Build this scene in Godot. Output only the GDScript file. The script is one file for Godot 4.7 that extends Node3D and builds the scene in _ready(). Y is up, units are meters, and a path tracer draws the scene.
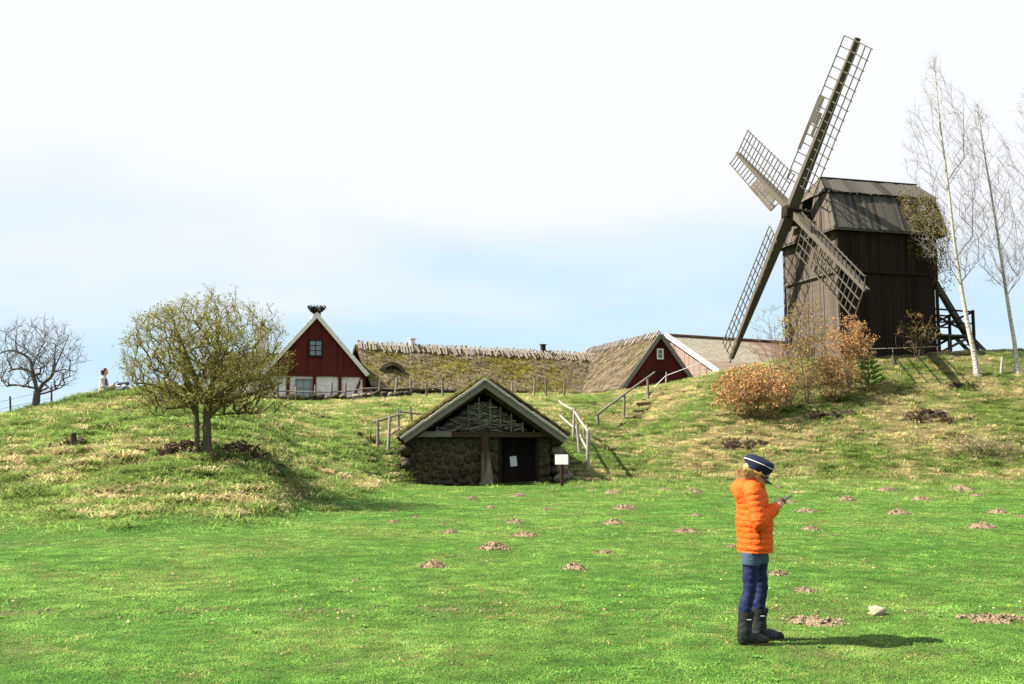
extends Node3D
# A green field below grassy banks: a child in an orange jacket, an earth-covered stone hut,
# a red half-timbered farmstead with mossy thatch, and a wooden windmill on the right-hand hill.

var M := {}
var used := {}
var lumps: FastNoiseLite
var patch: FastNoiseLite
var fine: FastNoiseLite
const UP := Vector3.UP


class MB:
	var v := PackedVector3Array()
	var n := PackedVector3Array()
	var c := PackedColorArray()
	var i := PackedInt32Array()
	var col := Color.WHITE

	func vert(p: Vector3, nn: Vector3) -> int:
		v.append(p); n.append(nn); c.append(col)
		return v.size() - 1

	func face(a: int, b: int, d: int) -> void:
		i.append(a); i.append(d); i.append(b)

	func tri(a: Vector3, b: Vector3, d: Vector3) -> void:
		var nn := (b - a).cross(d - a).normalized()
		face(vert(a, nn), vert(b, nn), vert(d, nn))

	func quad(a: Vector3, b: Vector3, d: Vector3, e: Vector3) -> void:
		var nn := (d - a).cross(e - b).normalized()
		var k := vert(a, nn)
		vert(b, nn); vert(d, nn); vert(e, nn)
		face(k, k + 1, k + 2); face(k, k + 2, k + 3)

	# a block with bevelled long edges is enough to catch light
	func box(t: Transform3D, s: Vector3, bev := 0.0) -> void:
		var h := s * 0.5
		if bev <= 0.0:
			var p := []
			for k in 8:
				p.append(t * Vector3(h.x if k & 1 else -h.x, h.y if k & 2 else -h.y, h.z if k & 4 else -h.z))
			quad(p[0], p[2], p[3], p[1]); quad(p[4], p[5], p[7], p[6])
			quad(p[0], p[4], p[6], p[2]); quad(p[1], p[3], p[7], p[5])
			quad(p[0], p[1], p[5], p[4]); quad(p[2], p[6], p[7], p[3])
			return
		var b := minf(bev, minf(h.x, minf(h.y, h.z)) * 0.9)
		var ring := [Vector2(h.x - b, -h.z), Vector2(h.x, -h.z + b), Vector2(h.x, h.z - b), Vector2(h.x - b, h.z), Vector2(-h.x + b, h.z), Vector2(-h.x, h.z - b), Vector2(-h.x, -h.z + b), Vector2(-h.x + b, -h.z)]
		for k in 8:
			var a: Vector2 = ring[k]
			var d: Vector2 = ring[(k + 1) % 8]
			quad(t * Vector3(a.x, -h.y, a.y), t * Vector3(a.x, h.y, a.y), t * Vector3(d.x, h.y, d.y), t * Vector3(d.x, -h.y, d.y))
		for k in range(1, 7):
			tri(t * Vector3(ring[0].x, h.y, ring[0].y), t * Vector3(ring[k + 1].x, h.y, ring[k + 1].y), t * Vector3(ring[k].x, h.y, ring[k].y))
			tri(t * Vector3(ring[0].x, -h.y, ring[0].y), t * Vector3(ring[k].x, -h.y, ring[k].y), t * Vector3(ring[k + 1].x, -h.y, ring[k + 1].y))

	# a beam from a to b with a square section w (across) by d (deep); side hints the deep direction
	func beam(a: Vector3, b: Vector3, w: float, d: float, side := Vector3.UP, bev := 0.0) -> void:
		var y := (b - a).normalized()
		var z := side - y * side.dot(y)
		if z.length() < 0.01:
			z = Vector3.RIGHT - y * y.x
		if z.length() < 0.01:
			z = Vector3.BACK - y * y.z
		z = z.normalized()
		box(Transform3D(Basis(y.cross(z), y, z), (a + b) * 0.5), Vector3(w, (b - a).length(), d), bev)

	func tube(pts: PackedVector3Array, rads: PackedFloat32Array, sides := 6, cap := true) -> void:
		var m := pts.size()
		var first := v.size()
		var x := Vector3.ZERO
		for k in m:
			var d := (pts[mini(k + 1, m - 1)] - pts[maxi(k - 1, 0)]).normalized()
			if k == 0:
				x = d.cross(Vector3(0.31, 0.9, 0.27))
				if x.length() < 0.05:
					x = d.cross(Vector3.RIGHT)
			x = (x - d * x.dot(d)).normalized()
			var y := d.cross(x)
			for s in sides:
				var a := TAU * s / sides
				var o := x * cos(a) + y * sin(a)
				vert(pts[k] + o * rads[k], o)
		for k in m - 1:
			for s in sides:
				var a := first + k * sides + s
				var b := first + k * sides + (s + 1) % sides
				face(a, b, b + sides); face(a, b + sides, a + sides)
		if cap:
			for e in [0, m - 1]:
				var dd := (pts[0] - pts[1]).normalized() if e == 0 else (pts[m - 1] - pts[m - 2]).normalized()
				var o := vert(pts[e], dd)
				for s in sides:
					var a := vert(v[first + e * sides + s], dd)
					var b := vert(v[first + e * sides + (s + 1) % sides], dd)
					if e == 0:
						face(o, b, a)
					else:
						face(o, a, b)

	func mesh() -> ArrayMesh:
		var arr := []
		arr.resize(Mesh.ARRAY_MAX)
		arr[Mesh.ARRAY_VERTEX] = v
		arr[Mesh.ARRAY_NORMAL] = n
		arr[Mesh.ARRAY_COLOR] = c
		arr[Mesh.ARRAY_INDEX] = i
		var out := ArrayMesh.new()
		out.add_surface_from_arrays(Mesh.PRIMITIVE_TRIANGLES, arr)
		return out

	# normals averaged over shared corners, for lumpy solids given as plain triangles
	func smooth() -> void:
		var sum := {}
		for k in v.size():
			n[k] = Vector3.ZERO
		for k in range(0, i.size(), 3):
			var a := v[i[k]]
			var nn := (v[i[k + 2]] - a).cross(v[i[k + 1]] - a)
			for q in 3:
				var key := (v[i[k + q]] * 2000.0).round()
				sum[key] = sum.get(key, Vector3.ZERO) + nn
		for k in v.size():
			n[k] = (sum.get((v[k] * 2000.0).round(), Vector3.UP) as Vector3).normalized()


func rng(seed_: int) -> RandomNumberGenerator:
	var r := RandomNumberGenerator.new()
	r.seed = seed_
	return r


func lin(r: float, g: float, b: float) -> Color:
	return Color(r, g, b).linear_to_srgb()


func numbered(called: String) -> String:
	used[called] = used.get(called, -1) + 1
	return called if used[called] == 0 else "%s_%03d" % [called, used[called]]


func tag(o: Node, label: String, category: String, group := "", kind := "") -> Node:
	o.set_meta("label", label)
	o.set_meta("category", category)
	if group:
		o.set_meta("group", group)
	if kind:
		o.set_meta("kind", kind)
	return o


func thing(called: String, label: String, category: String, at := Vector3.ZERO, turn := 0.0, group := "") -> Node3D:
	var o := Node3D.new()
	o.name = numbered(called)
	add_child(o)
	o.position = at
	o.rotation.y = turn
	tag(o, label, category, group)
	return o


func part(called: String, mesh: Mesh, m: Material, parent: Node3D, t := Transform3D.IDENTITY) -> MeshInstance3D:
	var o := MeshInstance3D.new()
	o.name = called if parent != self else numbered(called)
	o.mesh = mesh
	o.material_override = m
	o.transform = t
	parent.add_child(o, true)
	return o


func solo(called: String, mesh: Mesh, m: Material, label: String, category: String, group := "", at := Vector3.ZERO) -> MeshInstance3D:
	var o := part(called, mesh, m, self, Transform3D(Basis.IDENTITY, at))
	tag(o, label, category, group)
	return o


# ---------------------------------------------------------------- materials
func ramp(stops: Array) -> Gradient:
	var g := Gradient.new()
	var at := PackedFloat32Array()
	var cs := PackedColorArray()
	for s in stops:
		at.append(s[0]); cs.append(s[1])
	g.offsets = at
	g.colors = cs
	return g


func noise(freq: float, seed_: int, kind := FastNoiseLite.TYPE_SIMPLEX_SMOOTH, octaves := 4) -> FastNoiseLite:
	var f := FastNoiseLite.new()
	f.noise_type = kind
	f.seed = seed_
	f.frequency = freq
	f.fractal_type = FastNoiseLite.FRACTAL_FBM
	f.fractal_octaves = octaves
	return f


func tex(freq: float, seed_: int, stops: Array, size := 512, kind := FastNoiseLite.TYPE_SIMPLEX_SMOOTH, octaves := 4) -> NoiseTexture2D:
	var t := NoiseTexture2D.new()
	t.width = size
	t.height = size
	t.seamless = true
	t.noise = noise(freq, seed_, kind, octaves)
	if stops:
		t.color_ramp = ramp(stops)
	return t


func grey(a: float) -> Color:
	return Color(a, a, a)


# a rough surface: colour times a noise texture laid in world space, with some relief
func rough(color: Color, t: Texture2D, scale: Vector3, bump: Texture2D = null, depth := 1.0, roughness := 0.9) -> StandardMaterial3D:
	var m := StandardMaterial3D.new()
	m.albedo_color = color
	m.albedo_texture = t
	m.roughness = roughness
	m.metallic_specular = 0.3
	m.uv1_triplanar = true
	m.uv1_world_triplanar = true
	m.uv1_scale = scale
	m.vertex_color_use_as_albedo = true
	if bump:
		m.heightmap_enabled = true
		m.heightmap_texture = bump
		m.heightmap_scale = depth
	return m


func plain(color: Color, roughness := 0.8) -> StandardMaterial3D:
	var m := StandardMaterial3D.new()
	m.albedo_color = color
	m.roughness = roughness
	m.metallic_specular = 0.35
	m.vertex_color_use_as_albedo = true
	return m


func make_materials() -> void:
	lumps = noise(0.35, 11)
	patch = noise(0.09, 5)
	fine = noise(1.3, 8)
	var soft := tex(0.02, 3, [[0.0, grey(0.62)], [0.45, grey(0.85)], [1.0, grey(1.0)]])
	var faint := tex(0.02, 13, [[0.0, grey(0.8)], [1.0, grey(1.0)]])
	var grain := tex(0.03, 4, [[0.0, grey(0.45)], [0.4, grey(0.75)], [0.6, grey(0.9)], [1.0, grey(1.0)]], 512, FastNoiseLite.TYPE_SIMPLEX_SMOOTH, 6)
	var stain := tex(0.012, 9, [[0.0, Color(0.5, 0.47, 0.42)], [0.4, Color(0.8, 0.78, 0.75)], [0.62, grey(0.95)], [1.0, Color(1, 0.98, 0.94)]], 512, FastNoiseLite.TYPE_SIMPLEX_SMOOTH, 6)
	var crumb := tex(0.06, 12, [[0.0, Color(0.45, 0.4, 0.34)], [0.45, Color(0.78, 0.74, 0.68)], [1.0, grey(1.0)]], 512, FastNoiseLite.TYPE_CELLULAR, 3)
	var height := tex(0.03, 21, [], 512, FastNoiseLite.TYPE_SIMPLEX_SMOOTH, 6)
	var cells := tex(0.05, 22, [], 512, FastNoiseLite.TYPE_CELLULAR, 3)
	# ground and growth
	M.ground = rough(Color.WHITE, soft, Vector3(0.6, 0.6, 0.6), height, 3.0, 1.0)
	M.blade = plain(Color.WHITE, 0.75)
	M.blade.backlight_enabled = true
	M.blade.backlight = Color(0.9, 0.9, 0.9)
	M.soil = rough(lin(0.4, 0.345, 0.26), crumb, Vector3(1.6, 1.6, 1.6), cells, 3.0, 1.0)
	M.dark_soil = rough(lin(0.055, 0.038, 0.026), crumb, Vector3(1.6, 1.6, 1.6), cells, 4.0, 1.0)
	M.root = rough(lin(0.09, 0.065, 0.047), grain, Vector3(3, 3, 3), height, 1.0, 1.0)
	M.stone = rough(lin(0.075, 0.066, 0.048), stain, Vector3(1.1, 1.1, 1.1), height, 2.0, 0.95)
	M.mortar = rough(lin(0.22, 0.2, 0.135), crumb, Vector3(2, 2, 2), cells, 2.0, 1.0)
	# timber; the grain runs up (y) or along z or x
	M.grey_wood = rough(lin(0.27, 0.245, 0.21), grain, Vector3(5, 0.35, 5), height, 0.5)
	M.grey_wood_along = rough(lin(0.27, 0.245, 0.21), grain, Vector3(1.2, 5, 1.2), height, 0.5)
	M.white_wood = rough(lin(0.46, 0.43, 0.38), grain, Vector3(3, 0.8, 3), height, 0.4)
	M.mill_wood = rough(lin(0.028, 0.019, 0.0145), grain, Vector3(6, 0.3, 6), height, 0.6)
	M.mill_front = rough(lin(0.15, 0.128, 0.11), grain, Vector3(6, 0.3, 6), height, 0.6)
	M.mill_roof = rough(lin(0.105, 0.1, 0.088), grain, Vector3(4, 0.5, 4), height, 0.8)
	M.sail_wood = rough(lin(0.125, 0.112, 0.092), grain, Vector3(2, 2, 2), height, 0.4)
	M.red_board = rough(lin(0.145, 0.026, 0.02), grain, Vector3(5, 0.3, 5), height, 0.5)
	M.pink_board = rough(lin(0.4, 0.3, 0.27), grain, Vector3(5, 0.3, 5), height, 0.5)
	M.white_board = rough(lin(0.85, 0.83, 0.79), faint, Vector3(0.5, 0.5, 0.5), height, 0.1)
	M.lime = rough(lin(0.86, 0.81, 0.82), faint, Vector3(0.3, 0.3, 0.3), height, 0.3)
	M.sunlit_slab_wood = rough(lin(0.62, 0.58, 0.51), grain, Vector3(1.5, 1.5, 3), height, 0.6)  # weathered planks, painted paler still to carry sunlight along the verge
	M.ridge_wood = rough(lin(0.4, 0.35, 0.29), grain, Vector3(3, 3, 3), height, 0.4)
	M.black_wood = rough(lin(0.009, 0.008, 0.0075), grain, Vector3(5, 0.4, 5), height, 0.5)
	M.pale_stone = rough(lin(0.24, 0.225, 0.19), stain, Vector3(1.1, 1.1, 1.1), height, 2.0, 0.95)
	M.dark_wood = rough(lin(0.03, 0.024, 0.02), grain, Vector3(5, 0.4, 5), height, 0.5)
	M.brown_wood = rough(lin(0.075, 0.05, 0.033), grain, Vector3(3, 1, 3), height, 0.5)
	M.thatch = rough(Color.WHITE, tex(0.05, 31, [[0.0, grey(0.42)], [0.45, grey(0.8)], [1.0, grey(1.0)]], 512, FastNoiseLite.TYPE_SIMPLEX_SMOOTH, 5), Vector3(2.6, 1.0, 2.6), height, 4.0, 1.0)
	M.thatch_worn = M.thatch.duplicate()
	M.thatch_worn.albedo_color = lin(0.62, 0.58, 0.56)
	M.tile = rough(lin(0.24, 0.13, 0.105), stain, Vector3(0.6, 0.6, 0.6), height, 1.0)
	M.bark = rough(lin(0.14, 0.115, 0.085), grain, Vector3(4, 1.2, 4), height, 2.0, 1.0)
	M.lichen_bark = rough(Color.WHITE, grain, Vector3(6, 1.3, 6), height, 1.5, 1.0)
	M.birch_bark = rough(Color.WHITE, tex(0.02, 41, [[0.0, grey(0.08)], [0.33, grey(0.14)], [0.39, grey(0.8)], [1.0, grey(1.0)]], 512, FastNoiseLite.TYPE_SIMPLEX_SMOOTH, 4), Vector3(0.55, 2.4, 0.55), height, 0.3, 0.8)
	M.twig = plain(Color.WHITE, 0.9)
	M.leaf = plain(Color.WHITE, 0.7)
	M.leaf.backlight_enabled = true
	M.leaf.backlight = Color(0.6, 0.6, 0.6)
	M.paper = plain(lin(0.82, 0.82, 0.82), 0.6)
	M.iron = plain(lin(0.025, 0.025, 0.027), 0.6)
	M.glass = StandardMaterial3D.new()
	M.glass.albedo_color = Color(0.55, 0.62, 0.66, 0.35)
	M.glass.transparency = BaseMaterial3D.TRANSPARENCY_ALPHA
	M.glass.roughness = 0.05
	M.room = plain(lin(0.05, 0.05, 0.055), 0.9)
	M.curtain = rough(lin(0.55, 0.57, 0.6), soft, Vector3(3, 3, 3))


# ---------------------------------------------------------------- terrain
# The land as profiles: for bearings x / distance, pairs of (distance from the camera, height).
var profiles := [
	[-1.3, [[16, 0.06], [25, 0.5], [33, 0.9], [60, 0.4], [90, 0.2]]],
	[-0.76, [[16, 0.05], [20, 0.18], [25, 0.93], [30, 1.54], [33, 1.76], [40, 1.6], [60, 0.6], [90, 0.3]]],
	[-0.51, [[16.5, 0.03], [20, 0.32], [25, 1.25], [30, 2.11], [33, 2.52], [38, 2.4], [46, 1.7], [60, 0.9], [90, 0.4]]],
	[-0.41, [[16.5, 0.03], [20, 0.44], [25, 1.5], [30, 2.64], [34.5, 3.32], [39, 3.3], [48, 2.9], [60, 2.4], [90, 1.0]]],
	[-0.31, [[17.5, 0.11], [20.5, 0.65], [23.5, 1.32], [28, 2.35], [34, 3.36], [40, 3.5], [50, 3.6], [62, 4.0], [90, 3.6]]],
	[-0.25, [[18.5, 0.15], [23, 0.95], [28, 1.77], [34, 2.65], [42, 3.35], [52, 3.75], [62, 4.15], [90, 4.2]]],
	[-0.21, [[21.5, 0.13], [26, 0.65], [31, 1.39], [36, 2.14], [44, 3.0], [55, 3.79], [62, 4.2], [90, 4.3]]],
	[-0.16, [[25, 0.15], [30, 0.62], [34, 1.36], [39, 2.18], [46, 3.06], [55, 3.84], [62, 4.35], [90, 4.4]]],
	[-0.112, [[33, 0.2], [35, 0.72], [38, 1.68], [43, 2.71], [50, 3.59], [62, 4.56], [90, 4.7]]],
	[-0.092, [[33, 0.17], [36.2, 0.2], [38.5, 1.3], [41, 2.4], [46, 3.2], [54, 3.85], [64, 4.65], [90, 4.8]]],
	[0.045, [[33, 0.17], [36.2, 0.2], [38.5, 1.3], [41, 2.3], [46, 3.1], [54, 3.85], [64, 4.7], [90, 4.9]]],
	[0.068, [[34, 0.2], [36.5, 0.56], [38.5, 1.11], [41, 1.88], [45, 2.67], [52, 3.72], [60, 4.4], [70, 4.9], [90, 5.0]]],
	[0.107, [[36.5, 0.25], [40, 1.25], [44, 2.05], [48, 2.85], [54, 3.88], [60, 4.64], [70, 5.1], [90, 5.2]]],
	[0.142, [[36.5, 0.26], [40, 1.32], [45, 2.45], [49, 3.5], [53, 4.4], [60, 5.0], [70, 5.2], [90, 5.2]]],
	[0.187, [[36.5, 0.26], [41, 1.72], [45, 3.03], [49, 4.18], [52, 4.97], [57, 5.2], [70, 5.3], [90, 5.2]]],
	[0.267, [[36.5, 0.26], [41, 1.72], [45, 3.21], [49, 4.72], [52, 5.8], [55, 6.05], [62, 6.0], [75, 5.4], [90, 5.0]]],
	[0.346, [[36.5, 0.26], [41, 1.84], [45, 3.39], [49, 5.12], [51.5, 6.1], [54, 6.3], [60, 6.3], [75, 5.5], [90, 5.0]]],
	[0.426, [[36.5, 0.26], [41, 1.88], [45, 3.48], [49, 5.22], [51.5, 6.25], [54, 6.4], [60, 6.3], [75, 5.4], [90, 4.8]]],
	[0.51, [[36.5, 0.26], [41, 1.88], [45, 3.52], [49, 5.31], [51.5, 6.38], [54, 6.5], [60, 6.3], [75, 5.2], [90, 4.4]]],
	[0.8, [[36, 0.26], [41, 1.7], [45, 3.3], [49, 5.0], [51.5, 6.1], [56, 6.2], [75, 4.8], [90, 4.0]]],
	[1.3, [[36, 0.2], [45, 2.2], [52, 3.8], [60, 4.0], [90, 2.5]]],
]
var bearings := PackedFloat32Array()
var table := []
const STEP := 0.5
const ROWS := 181


func make_table() -> void:
	for p in profiles:
		bearings.append(p[0])
		var raw := PackedFloat32Array()
		var pts: Array = [[0.0, 0.0], [12.0, 0.0]]
		pts.append_array(p[1])
		for k in ROWS:
			var d := k * STEP
			var j := 0
			while j < pts.size() - 2 and pts[j + 1][0] < d:
				j += 1
			raw.append(lerpf(pts[j][1], pts[j + 1][1], clampf((d - pts[j][0]) / (pts[j + 1][0] - pts[j][0]), 0.0, 1.0)))
		for pass_ in 3:
			var s := raw.duplicate()
			for k in range(1, ROWS - 1):
				s[k] = raw[k - 1] * 0.25 + raw[k] * 0.5 + raw[k + 1] * 0.25
			raw = s
		table.append(raw)


func shape_at(x: float, z: float) -> float:
	var d := -z
	if d <= 0.5:
		return 0.0
	var s := clampf(x / d, bearings[0], bearings[-1])
	var j := clampi(bearings.bsearch(s) - 1, 0, bearings.size() - 2)
	var t := (s - bearings[j]) / (bearings[j + 1] - bearings[j])
	var q := minf(d, 89.9) / STEP
	var k := int(q)
	var f := q - k
	var y := [0.0, 0.0, 0.0, 0.0]
	for o in 4:
		var row: PackedFloat32Array = table[clampi(j - 1 + o, 0, bearings.size() - 1)]
		y[o] = lerpf(row[k], row[k + 1], f)
	# cubic between bearings, with slopes that allow for uneven spacing
	var w: float = bearings[j + 1] - bearings[j]
	var m0: float = (y[2] - y[0]) / (bearings[j + 1] - bearings[maxi(j - 1, 0)]) * w
	var m1: float = (y[3] - y[1]) / (bearings[mini(j + 2, bearings.size() - 1)] - bearings[j]) * w
	var t2 := t * t
	var t3 := t2 * t
	var h: float = (2 * t3 - 3 * t2 + 1) * y[1] + (t3 - 2 * t2 + t) * m0 + (-2 * t3 + 3 * t2) * y[2] + (t3 - t2) * m1
	return h * clampf((400.0 - d) / 300.0, 0.0, 1.0)


# how far a place lies up the banks, 0 on the mown field and 1 on the rough slopes
func bank(x: float, z: float) -> float:
	return bank_of(shape_at(x, z), x, z)


func bank_of(e: float, x: float, z: float) -> float:
	if e < 0.03:
		return 0.0
	return smoothstep(0.12, 0.55, e + 0.12 * lumps.get_noise_2d(x * 1.6, z * 1.6))


func land(x: float, z: float) -> float:
	return land_of(shape_at(x, z), x, z)


func land_of(h: float, x: float, z: float) -> float:
	var b := smoothstep(0.2, 0.9, h)
	h += 0.012 * lumps.get_noise_2d(x * 3.0, z * 3.0)
	# the path along the foreground lies a little lower than the lawn behind it
	h -= 0.015 * smoothstep(9.9, 9.4, -z + 0.25 * lumps.get_noise_2d(x * 1.2, 7.0))
	if b > 0.0:
		h += b * (0.17 * lumps.get_noise_2d(x * 2.2, z * 2.2) + 0.07 * fine.get_noise_2d(x * 1.2, z * 1.2))
	return h


# share of bare, worn earth in the lawn (the rim of the path, scuffed places)
func worn(x: float, z: float) -> float:
	var d := -z
	var a := exp(-pow((d - 9.75 - 0.3 * lumps.get_noise_2d(x * 0.7, 3.0)) / 0.13, 2.0)) * smoothstep(-0.3, 0.25, lumps.get_noise_2d(x * 3.0, 40.0) + 0.1)
	a = maxf(a, 0.8 * exp(-pow((d - 7.95 - 0.4 * lumps.get_noise_2d(x * 0.5, 13.0)) / 0.12, 2.0)) * smoothstep(-0.1, 0.3, lumps.get_noise_2d(x * 2.2, 90.0)))
	if d > 6.0 and d < 40.0:
		a = maxf(a, smoothstep(0.5, 0.62, lumps.get_noise_2d(x * 1.5 + 50.0, z * 1.5)) * 0.7)
	return a * 0.7


func straw(x: float, z: float) -> float:
	var h := shape_at(x, z)
	return straw_of(bank_of(h, x, z), h, x, z)


func straw_of(b: float, h: float, x: float, z: float) -> float:
	if b <= 0.0:
		return 0.0
	var t := 0.52 + 0.9 * patch.get_noise_2d(x * 2.0, z * 2.0) + 0.75 * lumps.get_noise_2d(x * 2.4 + 9.0, z * 2.4)
	# matted dry grass gathers along the foot of the banks and on the hill to the right
	t -= 0.14 + 0.24 * smoothstep(-0.1, -0.25, x / maxf(1.0, -z))
	t += 0.22 * smoothstep(0.75, 0.3, h) + 0.16 * smoothstep(0.18, 0.3, x / maxf(1.0, -z))
	return clampf(t, 0.0, 1.0) * b


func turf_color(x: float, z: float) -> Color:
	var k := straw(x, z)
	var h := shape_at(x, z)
	var g := Color(0.045, 0.125, 0.014).lerp(Color(0.075, 0.145, 0.022), clampf(0.5 + 0.9 * patch.get_noise_2d(x * 2.5, z * 2.5), 0.0, 1.0))  # darker than the blades: shade in the gaps is put into the colour
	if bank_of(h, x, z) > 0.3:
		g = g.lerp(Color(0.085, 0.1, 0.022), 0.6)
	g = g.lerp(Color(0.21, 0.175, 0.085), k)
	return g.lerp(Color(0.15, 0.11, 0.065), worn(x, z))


func axis(fine_lo: float, fine_hi: float, fine_step: float, lo: float, hi: float, step: float, far: float) -> PackedFloat32Array:
	var a := PackedFloat32Array()
	var p := fine_lo
	while p < fine_hi:
		a.append(p)
		p += fine_step
	while p < hi:
		a.append(p)
		p += step
	var s := step
	while p < far:
		a.append(p)
		s *= 1.5
		p += s
	a.append(far)
	p = fine_lo - step
	s = step
	while p > lo:
		a.insert(0, p)
		p -= step
	while p > -far:
		a.insert(0, p)
		s *= 1.5
		p -= s
	a.insert(0, -far)
	return a


func make_ground() -> void:
	var xs := axis(-9.0, 9.0, 0.25, -62.0, 62.0, 0.5, 3000.0)
	var ds := axis(5.5, 16.0, 0.16, -6.0, 92.0, 0.5, 3000.0)
	var mb := MB.new()
	var w := xs.size()
	for d in ds:
		for x in xs:
			mb.v.append(Vector3(x, land(x, -d), -d))
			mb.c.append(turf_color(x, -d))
	mb.n.resize(mb.v.size())
	for r in ds.size():
		for q in w:
			var a := mb.v[r * w + maxi(q - 1, 0)]
			var b := mb.v[r * w + mini(q + 1, w - 1)]
			var e := mb.v[maxi(r - 1, 0) * w + q]
			var f := mb.v[mini(r + 1, ds.size() - 1) * w + q]
			mb.n[r * w + q] = (b - a).cross(f - e).normalized()
	for r in ds.size() - 1:
		for q in w - 1:
			var k := r * w + q
			mb.face(k, k + 1, k + w + 1)
			mb.face(k, k + w + 1, k + w)
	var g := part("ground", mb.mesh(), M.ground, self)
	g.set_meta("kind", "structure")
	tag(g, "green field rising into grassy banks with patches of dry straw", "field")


# a tuft: bent blades, each three triangles
func tuft(count: int, tall: float, wide: float, spread: float, lean: float, seed_: int) -> ArrayMesh:
	var r := rng(seed_)
	var mb := MB.new()
	for k in count:
		var a := r.randf() * TAU
		var dir := Vector3(cos(a), 0, sin(a))
		var p := Vector3(r.randfn(0, spread), -0.01, r.randfn(0, spread))
		var h := tall * r.randf_range(0.55, 1.15)
		var side := dir.rotated(UP, PI / 2 + r.randf_range(-0.6, 0.6)) * wide * 0.5
		var mid := p + UP * h * 0.6 + dir * h * lean * 0.35
		var tip := p + UP * h * maxf(0.3, 1.0 - 0.4 * lean) + dir * h * lean
		mb.col = Color.WHITE * r.randf_range(0.75, 1.1)
		var gn := side.cross(tip - p).normalized()
		if gn.y < 0.0:
			side = -side
			gn = -gn
		var nn := (gn + UP * 0.6).normalized()
		var q := mb.vert(p - side, nn)
		mb.vert(p + side, nn); mb.vert(mid - side * 0.8, nn); mb.vert(mid + side * 0.8, nn); mb.vert(tip, nn)
		mb.face(q, q + 1, q + 3); mb.face(q, q + 3, q + 2); mb.face(q + 2, q + 3, q + 4)
	return mb.mesh()


func sow(called: String, label: String, mesh: Mesh, places: Array, tints: Array, m: Material) -> void:
	var mm := MultiMesh.new()
	mm.transform_format = MultiMesh.TRANSFORM_3D
	mm.use_colors = true
	mm.mesh = mesh
	mm.instance_count = places.size()
	for k in places.size():
		mm.set_instance_transform(k, places[k])
		mm.set_instance_color(k, tints[k])
	var o := MultiMeshInstance3D.new()
	o.name = numbered(called)
	o.multimesh = mm
	o.material_override = m
	add_child(o)
	tag(o, label, "grass", "", "stuff")


var bare := []   # circles (x, z, radius) where nothing grows: molehills, boots, buildings


func is_bare(x: float, z: float) -> bool:
	for b in bare:
		if absf(x - b.x) < b.z and absf(z - b.y) < b.z and Vector2(x - b.x, z - b.y).length() < b.z:
			return true
	return false


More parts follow.
